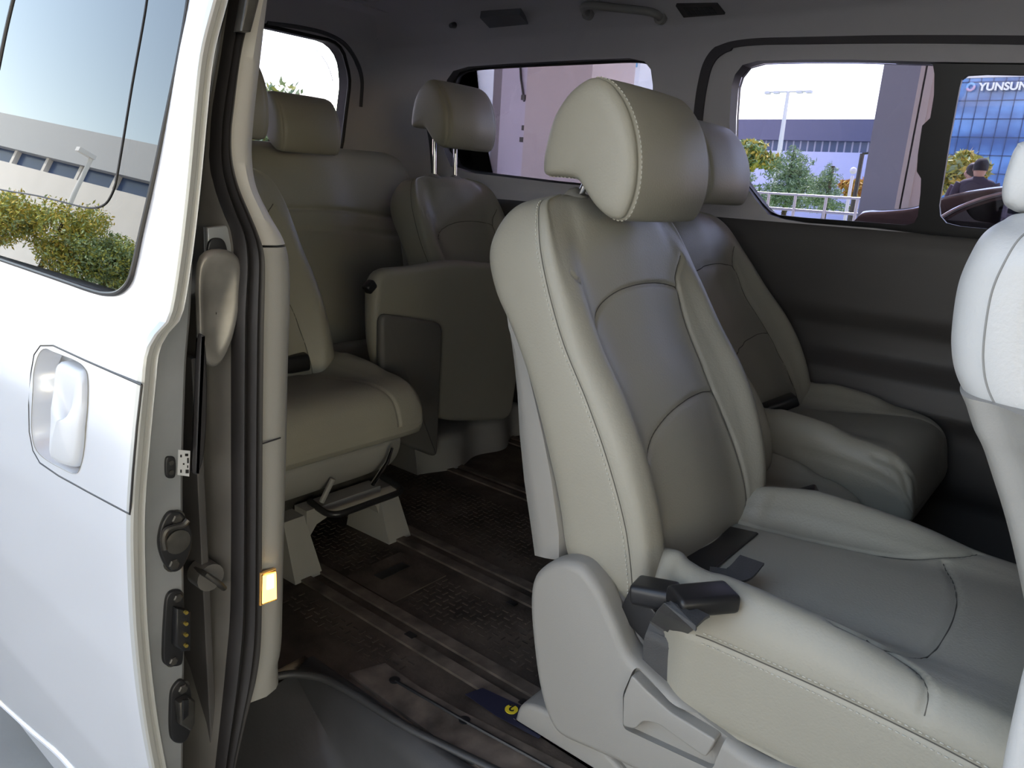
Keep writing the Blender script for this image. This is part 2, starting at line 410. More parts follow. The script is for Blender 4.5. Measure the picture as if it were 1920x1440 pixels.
# ---- near outboard seat of the second row
T2 = posefn(0, 1.22)
near = thing('passenger_seat', 'large light grey leather seat nearest the open sliding door, raised headrest', 'seat', (-.35, 1.22, FL))
full_backrest(T2, near, True)
Gc = cushion_grid(200, 320, -.62, .15, .272, 0, waist=.17); Gc = T2(Gc)
gobj('seat_cushion', Gc, LEATHER, near, ang=0)
Nc = gnormals(Gc); i = int(round(4.0/22*320))
for off in (-2, 2): stitches('cushion_stitching', Gc[88:170, i+off], Nc[88:170, i+off], near)
b = MB(); b.tube(Gc[84:185, i], .0012, n=5); b.build('seam', SEAM, near)
G0 = cushion_grid(200, 320, -.62, .15, .272, 0, waist=.17); par = np.arange(320)/320*22
for poly in SEAMS_C:
    b = MB(); b.tube(T2(surf_pts(G0, poly, (0, 1), (par > 4.4) & (par < 17.6))), .0011, n=5); b.build('seam', SEAM, near)
sp = [aty(x, y, .95) for x, y in ((1045,1050),(1020,1062),(1003,1085),(998,1130),(1003,1200),(1012,1270),(1024,1320),(1040,1358),(1062,1380),(1110,1402),(1160,1424),(1215,1450),(1300,1490),(1420,1530),(1560,1530),(1560,1470),(1430,1425),(1350,1370),(1290,1322),(1250,1288),(1208,1250),(1180,1218),(1160,1170),(1142,1130),(1128,1100),(1100,1062),(1075,1050))]
sp = spline(sp, 90, True)
b = MB(); b.pillow([p-V((0, .012, 0)) for p in sp], (0, .055, 0), .016, 5)
side = b.build('side_shield', SHELL, near, ang=50)
cut = MB(); rec = roundpoly([aty(x, y, .938) for x, y in ((1190,1250),(1168,1300),(1168,1366),(1335,1444),(1362,1378),(1260,1322))], .010, 4)
cut.prism(rec, (0, -.05, 0), (0, .012, 0)); boolean(side, [cut.build('cut', SHELL)])
b = MB(); lev = roundpoly([aty(x, y, .938) for x, y in ((1190,1260),(1174,1302),(1173,1356),(1196,1362),(1212,1346),(1240,1352),(1328,1415),(1348,1382),(1262,1330),(1218,1290))], .007, 4)
b.pillow([p-V((0, .010, 0)) for p in lev], (0, .03, 0), .003, 4); b.build('recline_lever', SHELL, near, ang=50)
b = MB(); b.pillow(spline([(-.545,0,.845),(-.50,0,.80),(-.46,0,.75),(-.40,0,.745),(-.37,0,.74),(-.36,0,.70),(-.5,0,.70),(-.58,0,.78),(-.585,0,.85)], 40, True)+V((0, .985, 0)), (0, .03, 0), .008)
b.build('hinge_cover', SHELL, near, ang=50)
b = MB(); b.box((-.55, 1.0, .60), (.10, 1.45, .72)); b.build('seat_frame', STEEL, near)
for y in (1.0, 1.33):
    b = MB(); b.hexa([(-.60,y-.035,FL),(-.28,y-.035,FL),(-.28,y+.045,FL),(-.60,y+.045,FL)], [(-.52,y-.025,.62),(-.30,y-.025,.62),(-.30,y+.035,.62),(-.52,y+.035,.62)])
    o = b.build('leg', SHELL, near, smooth=False)
    b = MB(); b.hexa([(-.2,y-.035,FL),(.1,y-.035,FL),(.1,y+.045,FL),(-.2,y+.045,FL)], [(-.18,y-.025,.62),(.08,y-.025,.62),(.08,y+.035,.62),(-.18,y+.035,.62)])
    b.build('leg', SHELL, near, smooth=False)
b = MB(); b.pillow(spline([(-.70,0,FL),(-.68,0,.55),(-.60,0,.565),(-.50,0,.55),(-.40,0,.50)], 24)+V((0, .955, 0)), (0, .09, 0), .01); b.build('foot_cover', SHELL, near, ang=50)
# belt hardware in the gap
def slab(pts4, th, m, name, parent, bev=.004):
    p = [V(q) for q in pts4]; n = np.cross(p[1]-p[0], p[3]-p[0]); n /= np.linalg.norm(n)
    b = MB(); b.pillow(p, n*th, bev, 3); return b.build(name, m, parent, ang=50)
def bar(a, bb, w, h, m, name, parent, bev=.006, up=(0, 0, 1)):
    a = V(a); bb = V(bb); t = bb-a; L = np.linalg.norm(t); t /= L; s = np.cross(t, up); s /= np.linalg.norm(s); u = np.cross(s, t)
    o = [a+s*(w/2-.0)*i+u*h/2*j for i, j in ((-1, -1), (1, -1), (1, 1), (-1, 1))]
    o2 = []
    r = min(w, h)*.3
    for sx, sy, a0 in ((1, 1, 0), (-1, 1, 90), (-1, -1, 180), (1, -1, 270)):
        for k in range(4):
            q = math.radians(a0+30*k); o2.append(a+s*(sx*(w/2-r)+r*math.cos(q))+u*(sy*(h/2-r)+r*math.sin(q)))
    b = MB(); b.pillow(o2, t*L, bev, 3); return b.build(name, m, parent, ang=50)
p0_ = atz(1262, 1128, .915); p1_ = atz(1372, 1118, .915)
bk1 = bar(p0_, p1_, .052, .030, BLACK, 'belt_buckle', near)
p0_ = atz(1190, 1105, .885); p1_ = atz(1268, 1120, .895)
bar(p0_, p1_, .050, .034, BLACK, 'belt_buckle', near)
def strap(pts, w, m, name, parent, wd=None, th=.002):
    pts = spline(pts, 24); R = []
    for i, p in enumerate(pts):
        t = pts[min(i+1, 23)]-pts[max(i-1, 0)]; t /= np.linalg.norm(t); s = V(wd) if wd is not None else np.cross(t, (0, 0, 1)); s = s-t*np.dot(s, t); s /= np.linalg.norm(s); n = np.cross(s, t)
        R.append([p-s*w/2-n*th, p+s*w/2-n*th, p+s*w/2+n*th, p-s*w/2+n*th])
    return gobj(name, np.array(R), m, parent, ang=30)
b = MB(); b.pillow([(-.52,.975,.80),(-.40,.975,.74),(-.40,.975,.80),(-.50,.975,.865)], (0, .03, 0), .006); b.build('recliner_cover', BLACK, near, ang=50)
strap([atz(1300,1140,.915), atz(1272,1158,.905), aty(1252,1178,.965), aty(1240,1205,.962), aty(1236,1235,.962), aty(1236,1280,.962)], .056, WEB, 'belt_strap', near, wd=(1, 0, .1))
slab([(-.50,1.02,.862),(-.50,1.30,.862),(-.42,1.30,.872),(-.42,1.02,.872)], .006, BLACK, 'seat_gap_cover', near)
strap([atz(1330,1075,.90), atz(1380,1078,.905), atz(1410,1050,.905)], .04, WEB, 'belt_strap', near)
bar((-.50, 1.47, .83), (-.38, 1.50, .905), .05, .03, BLACK, 'belt_buckle', near)
strap([(-.56,1.47,.80), (-.50, 1.48, .86), (-.44, 1.50, .88), (-.39,1.53,.84)], .05, WEB, 'belt_strap', near)

# ---- small middle seat of the second row
mid = thing('passenger_seat', 'narrow middle seat beside the nearest seat, only its short cushion showing', 'seat', (-.55, 1.70, FL))
TM = posefn(-.10, 1.635, 0)
G = cushion_grid(60, 90, -.60, -.235, .155, 0, z0=-.035, grooves=False); G[..., 2] -= .02*np.clip((G[..., 2]-.80)/.05, 0, 1)
gobj('seat_cushion', TM(G), LEATHER, mid, ang=0)
G = backrest_grid(TM, 60, 90, wide=.54, grooves=False); G[..., 2] = .8+(G[..., 2]-.8)*.72
gobj('backrest', TM(G, True), LEATHER, mid, ang=0)
b = MB(); b.box((-.70, 1.52, FL), (-.42, 1.76, .68)); b.build('seat_base', SHELL, mid, smooth=False)

# ---- far seat of the second row
far = thing('passenger_seat', 'dim grey leather seat against the far wall, below the large side window', 'seat', (-.6, 2.04, FL))
TF = posefn(-.15, 2.0, .0, .12)
full_backrest(TF, far, False, dz_head=.045, wide=1.04)
G = cushion_grid(80, 120, -.60, -.10, .235, .03, z0=.04); gobj('seat_cushion', TF(G), LEATHER, far, ang=0)
b = MB(); b.box((-.68, 1.82, FL), (-.32, 2.20, .72)); b.build('seat_base', SHELL, far, smooth=False)
bar((-.66, 1.86, .93), (-.58, 1.92, .98), .05, .03, BLACK, 'belt_buckle', far)

# ---- outboard seat of the third row
T3 = posefn(-1.24, 1.10, .02)
r3 = thing('passenger_seat', 'grey leather seat just behind the pale pillar, black bar under its cushion', 'seat', (-1.6, 1.10, FL))
full_backrest(T3, r3, False, dz_head=.10, wide=1.0)
G = cushion_grid(110, 180, -.62, -.145, .285, .015, z0=.02)
G[..., 2] = .93+(G[..., 2]-.93)*.80
gobj('seat_cushion', T3(G), LEATHER, r3, ang=0)
b = MB()   # front skirt below the cushion
rk = []
for x, z in ((-1.45,.80),(-1.425,.775),(-1.435,.73),(-1.465,.69),(-1.50,.672),(-1.52,.665)):
    rk.append([(x-.05, .87, z), (x, .90, z), (x+.006, 1.10, z), (x, 1.30, z), (x-.05, 1.345, z), (x-.35, 1.345, z), (x-.35, .87, z)])
gobj('front_skirt', patch(np.array(rk), 24, 70), SHELL, r3, ang=50)
b = MB(); b.box((-1.80, .93, .60), (-1.50, 1.32, .68)); b.build('seat_frame', STEEL, r3)
for y in (1.0, 1.30):
    b = MB(); b.hexa([(-1.52,y-.04,.655),(-1.42,y-.035,.655),(-1.42,y+.035,.655),(-1.52,y+.04,.655)][::1], [(-1.50,y-.03,.66)]*0 or [(-1.52,y-.04,.66),(-1.42,y-.035,.66),(-1.42,y+.035,.66),(-1.52,y+.04,.66)])
    b = MB(); b.hexa([(-1.56,y-.045,FL),(-1.385,y-.040,FL),(-1.385,y+.040,FL),(-1.56,y+.045,FL)], [(-1.54,y-.035,.64),(-1.445,y-.03,.64),(-1.445,y+.03,.64),(-1.54,y+.035,.64)])
    b.build('leg', SHELL, r3, smooth=False)
    b = MB(); b.hexa([(-1.95,y-.045,FL),(-1.80,y-.04,FL),(-1.80,y+.04,FL),(-1.95,y+.045,FL)], [(-1.90,y-.035,.64),(-1.82,y-.03,.64),(-1.82,y+.03,.64),(-1.90,y+.035,.64)])
    b.build('leg', SHELL, r3, smooth=False)
arch = [(-1.455, y, z) for y, z in ((1.03,.655),(1.27,.655),(1.27,.56),(1.255,.60),(1.22,.622),(1.10,.622),(1.06,.61),(1.04,.585),(1.03,.55))]
b = MB(); b.prism(arch, (-.03, 0, 0), (.02, 0, 0)); b.build('leg_bridge', SHELL, r3)
pts = spline([(-1.47,1.065,.66),(-1.43,1.062,.655),(-1.40,1.066,.650),(-1.382,1.085,.648),(-1.378,1.12,.648),(-1.378,1.20,.648),(-1.378,1.27,.648),(-1.384,1.295,.648),(-1.405,1.305,.652),(-1.47,1.305,.66)], 60)
b = MB(); b.tube(pts, .0085, n=12); b.build('slide_bar', BLACK, r3)
b = MB(); b.tube([(-1.428,1.235,.67),(-1.402,1.262,.735),(-1.395,1.272,.775)], [.007,.006,.004], n=8); b.build('release_handle', CHROME, r3)
b = MB(); b.tube([(-1.428,1.07,.67),(-1.415,1.095,.73)], .007, n=8); b.build('rib', SHELL, r3)
bar((-1.80, 1.02, .93), (-1.74, 1.25, .95), .08, .05, BLACK, 'belt_buckle', r3)
strap([(-1.86,1.23,.93), (-1.80, 1.29, .97), (-1.76, 1.33, .93)], .045, WEB, 'belt_strap', r3)

# ---- folded seat of the third row: tall backrest, tipped-up cushion
T4 = posefn(-1.225, 2.08, .02)
r4 = thing('passenger_seat', 'dark folded seat with tipped-up cushion and headrest raised on two posts', 'seat', (-1.9, 2.0, FL))
full_backrest(T4, r4, False, dz_head=.135, wide=.97, posts=1, hrw=.128, dx_head=-.035)
o = roundpoly([atx(x, y, -1.64) for x, y in ((704,506),(780,502),(850,488),(960,498),(982,640),(962,790),(840,792),(728,750),(702,640))], .07, 6)
o = [p for i, p in enumerate(o) if i == 0 or np.linalg.norm(p-o[i-1]) > .004]; b = MB(); b.pillow(o, (-.06, 0, 0), .025, 6); b.build('tipped_cushion', LEATHER, r4, ang=0)
o = roundpoly([atx(x, y, -1.61) for x, y in ((716,588),(832,606),(822,860),(716,818))], .035, 6)
b = MB(); b.pillow(o, (-.03, 0, 0), .014, 5); b.build('hinge_bracket', mat('bracket_plastic', (.13, .125, .115), .5), r4, ang=50)
o = []
for t in np.linspace(0, 1, 40):
    o.append((-1.70-.03*math.cos(t*14)*(.4+.6*t)+.02*math.sin(t*5), 1.66+.62*t, 0))
wav = np.array(o); R = []
for z, off in ((FL, .02), (.56, .01), (.60, 0), (.615, -.012), (.62, -.04)):
    R.append([(x+off, y, z) for x, y, _ in wav]+[(-2.05, 2.28, z), (-2.05, 1.66, z)])
gobj('seat_base', np.array(R), SHELL, r4, ang=45)
bar(atx(700, 530, -1.66), atx(686, 545, -1.66), .03, .03, BLACK, 'belt_buckle', r4)

# ---- rear bench
bench = thing('rear_bench_seat', 'dark bench seat across the back of the van under the tailgate window', 'seat', (-2.35, 1.55, FL))
TB = posefn(-1.60, 1.70, .03)
R = []
for z, xr, xf in ((.80,-2.28,-2.10),(.90,-2.33,-2.10),(1.05,-2.38,-2.15),(1.20,-2.43,-2.22),(1.30,-2.46,-2.27),(1.36,-2.475,-2.285),(1.46,-2.50,-2.33),(1.53,-2.51,-2.37),(1.555,-2.50,-2.41),(1.56,-2.47,-2.44)):
    k = 1-max(0, (z-1.48)/.08)**2*.10
    y0, y1 = 1.60-.62*k, 1.60+.60*k
    if z < 1.25: y0 = .98; y1 = 2.2
    R.append([(xr, y0+.03, z), (xr, 1.4, z), (xr, y1-.03, z), (xr+.02, y1, z), (xf-.03, y1, z), (xf, y1-.03, z), (xf-.01, 1.9, z), (xf+.012, 1.75, z), (xf, 1.55, z), (xf-.012, 1.42, z), (xf, 1.3, z), (xf+.01, 1.1, z), (xf, y0+.03, z), (xf-.03, y0, z), (xr+.02, y0, z)])
G = patch(np.array(R), 90, 200); N = gnormals(G); Q = G[..., 1:3]; d = np.zeros(G.shape[:2])
for poly in (_sm([(1.0,1.30),(1.5,1.335),(1.8,1.335),(2.15,1.30)]), _sm([(1.0,1.235),(1.5,1.265),(1.8,1.265),(2.15,1.235)]), _sm([(1.45,1.50),(1.43,1.2),(1.43,.9)])):
    d += np.exp(-(pdist(Q, poly)/.007)**2)*.009
G = G-N*d[..., None]*(G[..., 0:1] > -2.42)
gobj('backrest', G, LEATHER, bench, ang=0)
H = headrest_grid(TB, 50, 80, hw=.122); H[..., 0] = -.74+(H[..., 0]+.74)*.85; H[..., 1] -= .045; H[..., 2] = 1.42+(H[..., 2]-1.42)*.86; gobj('headrest', TB(H+V((0, 0, .075)), True), LEATHER, bench, ang=0)
H = H.copy(); H[..., 1] -= .50; gobj('headrest', TB(H+V((0, 0, .075)), True), LEATHER, bench, ang=0)
G = cushion_grid(60, 100, -2.25, -1.98, .60, 1.58, z0=.0, grooves=False); gobj('seat_cushion', G, LEATHER, bench, ang=0)
b = MB(); b.box((-2.30, 1.0, FL), (-2.05, 2.15, .72)); b.build('seat_base', SHELL, bench, smooth=False)

# ---- front seat, seen from behind at the right edge
front = thing('front_seat', 'pale grey reclined front seat seen from behind at the right edge', 'seat', (.25, 1.0, FL))
YF = 1.02
prof = [aty(x, y, .82) for x, y in ((1925,398),(1880,415),(1848,440),(1825,480),(1804,530),(1793,590),(1789,650),(1797,700),(1820,745),(1856,790),(1890,850),(1915,930))]
prof = [(p[0], p[2]) for p in prof]
R = []
for i, (x, z) in enumerate([(prof[0][0]+.07, prof[0][1]+.004)]+prof+[(prof[-1][0]+.04, prof[-1][1]-.06), (prof[-1][0]+.12, 1.04), (prof[-1][0]+.20, .93)]):
    hw = .25 if i > 3 else (.12, .18, .215, .24)[i]; dpt = .17 if i > 2 else (.05, .10, .14)[i]
    R.append([(x+dpt, YF-hw*.9, z+.02), (x+dpt*.8, YF-hw, z+.02), (x+dpt*.45, YF-hw*1.01, z+.01), (x+.03, YF-hw*.98, z), (x, YF-hw*.84, z), (x-.012, YF-hw*.4, z), (x-.014, YF, z), (x-.012, YF+hw*.4, z), (x, YF+hw*.84, z), (x+.03, YF+hw*.98, z), (x+dpt*.45, YF+hw*1.01, z+.01), (x+dpt*.8, YF+hw, z+.02), (x+dpt, YF+hw*.9, z+.02), (x+dpt+.02, YF, z+.02)])
G = patch(np.array(R), 130, 220); N = gnormals(G); d = np.zeros(G.shape[:2]); par = np.arange(220)/220*14
for k0 in (2.35, 9.65): d += np.exp(-((par[None, :]-k0)/.05)**2)*.002
d[118:, :] *= 0
Q = G[..., [1, 2]]
G = G-N*d[..., None]
gobj('backrest', G, mat('pale_front_leather', (.50, .50, .49), .42, bump=.25, bscale=260), front, ang=0)
FLTH = bpy.data.materials['pale_front_leather']
b = MB(); b.tube(G[4:108, int(3.05/14*220)], .0012, n=5); b.build('seam', mat('grey_seam', (.22, .22, .21), .8), front)
# headrest of the front seat
hp = [(x, z) for x, _, z in [aty(x, y, .90) for x, y in ((1928,262),(1905,275),(1890,310),(1879,350),(1880,378),(1893,392),(1930,402))]]
hp = hp+[(hp[-1][0]+.06, hp[-1][1]+.00), (hp[-1][0]+.10, hp[-1][1]+.06), (hp[0][0]+.10, hp[0][1]-.02), (hp[0][0]+.06, hp[0][1]+.02)]
P = spline(hp, 60, True); c = P.mean(0); R = []
for y, s in ((-.15, .1), (-.148, .6), (-.142, .88), (-.125, .98), (-.10, 1.0), (0, 1.02), (.10, 1.0), (.125, .98), (.142, .88), (.148, .6), (.15, .1)):
    R.append([(q[0], 1.02+y, q[1]) for q in c+(P-c)*s])
gobj('headrest', patch(np.array(R), 50, 100), FLTH, front, ang=0)
# rear plastic panel and side shield
R = []
for x, y in ((1812,722),(1822,745),(1835,785),(1852,820),(1872,880),(1888,930),(1903,985),(1920,1060),(1930,1110)):
    p = aty(x, y, .83); R.append([(p[0]+.10, .765, p[2]), (p[0]+.03, .765, p[2]), (p[0]-.001, .80, p[2]), (p[0]-.012, 1.0, p[2]), (p[0]-.001, 1.24, p[2]), (p[0]+.03, 1.275, p[2]), (p[0]+.10, 1.275, p[2])])
gobj('back_panel', patch(np.array(R), 50, 60), SHELL, front, ang=50)
o = [aty(x, y, .78) for x, y in ((1875,1450),(1886,1400),(1900,1340),(1915,1285),(1935,1225),(1990,1200),(2060,1300),(2060,1460))]
b = MB(); b.pillow(roundpoly([aty(x, y, .78) for x, y in ((1872,1470),(1888,1390),(1916,1262),(1950,1180),(2300,1180),(2300,1600),(1872,1600))], .04), (0, .05, 0), .015); b.build('side_shield', FLTH, front, ang=50)
b = MB(); b.box((.30, .80, FL), (.62, 1.24, .78)); b.build('seat_base', SHELL, front, smooth=False)
G = cushion_grid(40, 70, .26, .72, .26, 1.02, z0=0, grooves=False); gobj('seat_cushion', G, FLTH, front, ang=0)
# ------------------------------------------------------------------ van shell
def yl(z): return float(np.interp(z, [.5, .95, 1.10, 1.40, 1.90, 1.97, 2.02, 2.05, 2.06], [2.36, 2.37, 2.38, 2.37, 2.27, 2.22, 2.14, 2.04, 1.92]))
ZS = [.45, .62, .70, .82, .90, .94, .98, 1.02, 1.08, 1.12, 1.16, 1.22, 1.30, 1.36, 1.40, 1.42, 1.46, 1.6, 1.75, 1.88, 1.93, 1.97, 2.0, 2.025, 2.04, 2.05, 2.06]
def inset(z, arm=1):      # inward offset of the trim surface
    b = 2.37-yl(z)
    return b+arm*float(np.interp(z, [.45, .68, .72, .88, .92, 1.0, 1.05, 1.12, 1.17, 1.36, 1.40, 1.44], [.03, .03, .06, .06, .085, .075, .03, .03, .045, .04, .03, .0]))
zs = spline([(z, 0) for z in ZS], 110)[:, 0]
def aw(x, y):        # photo pixel onto the far wall surface
    Y = 2.33
    for _ in range(6):
        p = aty(x, y, Y); Y = 2.37-inset(p[2])
    return p
def shell(name, path, m, arm=1, back=.07):
    """path: list of (x,y,nx,ny) with inward normal; closed thick wall"""
    R = []
    for x, y, nx, ny, a in path:
        ring = [(x+nx*inset(z, a), y+ny*inset(z, a), z) for z in zs]
        ring += [(x+nx*(inset(z, 0)-back), y+ny*(inset(z, 0)-back), z+(back if z > 1.95 else 0)) for z in zs[::-6]]+[(x-nx*back, y-ny*back, .40)]
        R.append(ring)
    o = gobj(name, np.array(R), [m, LINER], None, ang=50)
    for p in o.data.polygons:      # lighter cloth above the belt line
        if p.center.z+ORG[o][2] > 1.405: p.material_index = 1
    return o
XC = -2.52; RC = .20
wl_ = struct(shell('wall_left', [(x, 2.37, 0, -1, 1) for x in np.linspace(1.6, XC, 30)], TRIM))
cor = struct(shell('trim_1', [(XC-RC*math.sin(a), 2.37-RC+RC*math.cos(a), math.sin(a), -math.cos(a), math.cos(a)**2) for a in np.linspace(0, math.pi/2, 16)], TRIM))
wr_ = struct(shell('wall_rear', [(XC-RC, y, 1, 0, 0) for y in np.linspace(2.37-RC, .84, 20)], TRIM))
struct(shell('trim_2', [(XC-RC+RC*(1-math.sin(a)), .64+RC-RC*math.cos(a), math.sin(a), math.cos(a), math.cos(a)**2) for a in np.linspace(math.pi/2, 0, 12)], TRIM))
rw_ = struct(shell('wall_right', [(x, .64, 0, 1, 0) for x in np.linspace(XC, -1.10, 16)], TRIM))
# ceiling
R = []
for x in np.linspace(-2.42, 1.6, 24):
    ys = np.linspace(1.94, 1.07, 24); R.append([(x, y, 2.058+.03*(1-((y-1.505)/.44)**2)) for y in ys]+[(x, 1.07, 2.15), (x, 1.94, 2.15)])
struct(gobj('ceiling', np.array(R), LINER, None, ang=50))
b = MB(); b.box((-2.75, .7, 2.12), (1.7, 2.3, 2.17)); 
o = b.build('trim_3', PAINT); struct(o)
# rear end of the roof and header over the sliding door
R = []
for x in np.linspace(-1.10, 1.6, 10):
    R.append([(x, .70, 1.86), (x, .74, 1.86), (x, .80, 1.95), (x, .90, 2.02), (x, 1.07, 2.058), (x, 1.07, 2.15), (x, .78, 2.10), (x, .69, 1.98)])
struct(gobj('trim_4', np.array(R), LINER, None, ang=40))
R = []
for z in np.linspace(.2, 1.95, 12): R.append([(.30, .60+yl(.9)*0+max(0, z-1.3)*.22, z), (1.7, .60+max(0, z-1.3)*.22, z), (1.7, .68+max(0, z-1.3)*.22, z), (.30, .68+max(0, z-1.3)*.22, z)])
fwall = struct(gobj('wall_front_right', np.array(R), TRIM, None, ang=30, cap=True))
b = MB(); b.box((1.62, .6, .2), (1.72, 2.45, 1.5)); b.box((1.62, .6, 1.78), (1.72, 2.45, 2.15)); struct(b.build('wall_front', TRIM, smooth=False))
b = MB(); b.box((1.66, .6, 1.5), (1.665, 2.45, 1.78)); struct(b.build('window_4', glassmat('windscreen_glass', (.40, .42, .42)), smooth=False))
b = MB(); b.box((XC-RC-.05, .96, 2.05), (-2.30, 2.06, 2.12)); struct(b.build('trim_5', LINER))

def cutter(outl, d0, d1, axis='y'):
    b = MB(); off0 = V((0, d0, 0)) if axis == 'y' else V((d0, 0, 0)); off1 = V((0, d1, 0)) if axis == 'y' else V((d1, 0, 0))
    b.prism(outl, off0, off1); return b.build('cut', BLACK)
# big side window opening: outline read on the wall surface
win = [(1372,160),(1378,140),(1392,122),(1420,114),(1500,112),(1600,112),(1755,116),(1920,118),(2300,128),(2300,500),(1920,455),(1760,443),(1640,428),(1510,418),(1462,410),(1440,402),(1425,385),(1395,345),(1371,308),(1367,285),(1368,220)]
WO = [aw(*p) for p in win]
# quarter window opening
qw = [(832,190),(838,150),(850,133),(878,125),(960,119),(1100,112),(1180,109),(1208,115),(1220,130),(1224,160),(1222,250),(1214,330),(1196,352),(1140,352),(1040,343),(940,331),(880,324),(845,312),(832,280)]
QO = [aw(*p) for p in qw]
boolean(wl_, [cutter([(p[0], 2.3, p[2]) for p in WO], -.5, .5), cutter([(p[0], 2.3, p[2]) for p in QO], -.5, .5)])
boolean(rw_, [cutter([(p[0], .6, p[2]) for p in QO], -.3, .4)])
# tailgate window
tw = rrect(.98, 2.125, 1.44, 1.965, .16, 7)
boolean(wr_, [cutter([(-2.7, y, z) for y, z in tw], -.4, .4, 'x')])

def frame_strip(outl, w, d, m, name, parent=None, closed=True, kind=None):
    pts = spline(outl, 140, closed); b = MB()
    p = list(pts)+([pts[0], pts[1]] if closed else []); b.tube(p, w, n=8, caps=not closed); o = b.build(name, m, parent); return o
# ---- window_1: quarter window ; window_2 : sliding side window ; window_3 : tailgate
def pane(name, outl, m, parent, d=(0, .005, 0)):
    b = MB(); b.prism(outl, (0, 0, 0), d); return b.build(name, m, parent, smooth=False)
def lean(p, off): # put a point on the glass plane just outside the wall surface
    return V((p[0], 2.37-inset(p[2], 0)+off, p[2]))
b = MB()
def window(name, outl, off, m):
    o = thing(name, None, None, tuple(np.mean(outl, 0)-V((0, 0, .2)))); o['kind'] = 'structure'; del_ = [k for k in ('label', 'category') if k in o]
    pane('glass', [lean(p, off) for p in outl], m, o); return o
w1 = window('window_1', QO, .045, GLASS)
frame_strip([lean(p, .045) for p in QO], .008, 0, RUBBER, 'window_seal', w1)
w2 = window('window_2', WO, .050, GLASS)
# black frame around the two panes of the sliding window
in1 = [(1377,160),(1382,143),(1396,124),(1422,117),(1500,115),(1600,115),(1738,117),(1750,122),(1753,140),(1752,180),(1745,222),(1730,236),(1722,290),(1720,322),(1728,335),(1727,360),(1722,405),(1715,418),(1700,422),(1620,416),(1510,408),(1462,403),(1446,396),(1431,380),(1400,340),(1376,306),(1372,285),(1373,220)]
in2 = [(1800,165),(1804,150),(1815,142),(1850,140),(1960,142),(2200,152),(2200,475),(1960,440),(1800,424),(1775,418),(1764,405),(1762,385),(1770,335),(1782,260)]
fr = MB(); fr.prism([lean(p, .028) for p in WO], (0, 0, 0), (0, .016, 0)); fro = fr.build('window_frame', BLACK, w2)
cs = []
for I in (in1, in2):
    c_ = MB(); I3 = []
    for p in I:
        q = aw(*p); Y = q[1]
        for _ in range(5): q = aty(p[0], p[1], Y); Y = lean(q, .035)[1]
        I3.append(q)
    c_.prism(I3, (0, -.2, 0), (0, .2, 0)); cu = c_.build('cut', BLACK); cs.append(cu)
# cutters live in world space, frame mesh is relative to its window: shift the frame's mesh for the cut
fro.parent = None; fro.location = ORG[w2]; bpy.context.view_layer.update(); boolean(fro, cs); fro.location = (0, 0, 0); fro.parent = w2
w3 = thing('window_3', None, None, (-2.74, 1.5, 1.42)); w3['kind'] = 'structure'
pane('glass', [(-2.745, y, z) for y, z in tw], GLASS, w3, (.005, 0, 0))
b = MB(); p = [(-2.722+inset(z, 0), y, z) for y, z in tw]; b.tube(p+[p[0]], .008, n=8, caps=False); b.build('window_seal', RUBBER, w3)
# raised surround line of the left window and of the tailgate window
pl = [aw(*p) for p in ((1306,262),(1312,200),(1318,160),(1328,122),(1345,98),(1372,84),(1420,78),(1500,76),(1700,74),(1950,76),(2300,82))]
pts = spline(pl, 90); R = []
for i, p in enumerate(pts):
    t = pts[min(i+1, 89)]-pts[max(i-1, 0)]; t /= np.linalg.norm(t); s = np.cross(t, (0, 1, 0)); s /= np.linalg.norm(s)
    w = .016*(1 if i < 45 else .6)
    R.append([p-s*w+V((0, .004, 0)), p-s*w-V((0, .006, 0)), p+s*w-V((0, .006, 0)), p+s*w+V((0, .004, 0))])
struct(gobj('trim_6', np.array(R), mat('dark_trim_gap', (.06, .055, .06), .7), None, ang=30))
def ar(x, y):
    X = -2.65
    for _ in range(6): p = atx(x, y, X); X = -2.72+inset(p[2], 0)
    return p
tp = [ar(x, y) for x, y in ((500,42),(560,50),(610,62),(645,82),(668,115),(678,150),(676,200))]
b = MB(); b.tube(spline(tp, 60), .009, n=8); struct(b.build('trim_7', mat('dark_trim_gap2', (.09, .09, .095), .7)))
# lower edge of the window pillar trim
b = MB(); q = [aw(*p) for p in ((1352,330),(1372,362),(1400,400),(1412,417),(1440,408))]
b.tube(spline([p+V((0, .004, 0)) for p in q[:2]], 20), .0005, n=6)

# ---- floor with rails
b = MB(); b.add([(x, y, z) for z in (.44, FL) for x, y in ((-2.8,.60),(-1.14,.60),(-1.14,.81),(1.6,.81),(1.6,2.45),(-2.8,2.45))], [(5,4,3,2,1,0),(6,7,8,9,10,11)]+[(i,(i+1)%6,6+(i+1)%6,6+i) for i in range(6)]); struct(b.build('floor', CARPET, smooth=False))
def mat_tread():
    """raised chevron marks of the rubber floor sheet, as one mesh"""
    b = MB()
    for (x0, x1, y0, y1) in ((-1.95, -.55, 1.09, 1.25), (-1.9, -.5, 1.42, 1.70), (-1.35, -.95, .89, .97)):
        nx = int((x1-x0)/.022); ny = int((y1-y0)/.022)
        for i in range(nx):
            for j in range(ny):
                cx = x0+i*.022+.011; cy = y0+j*.022+.011; k = (i+j) % 2
                a = (.008, .002) if k else (.002, .008)
                b.box((cx-a[0], cy-a[1], FL), (cx+a[0], cy+a[1], FL+.0012))
    return b
tr = mat_tread().build('floor_tread', CARPET, smooth=False); tr['kind'] = 'structure'; tr.name = 'trim_9'
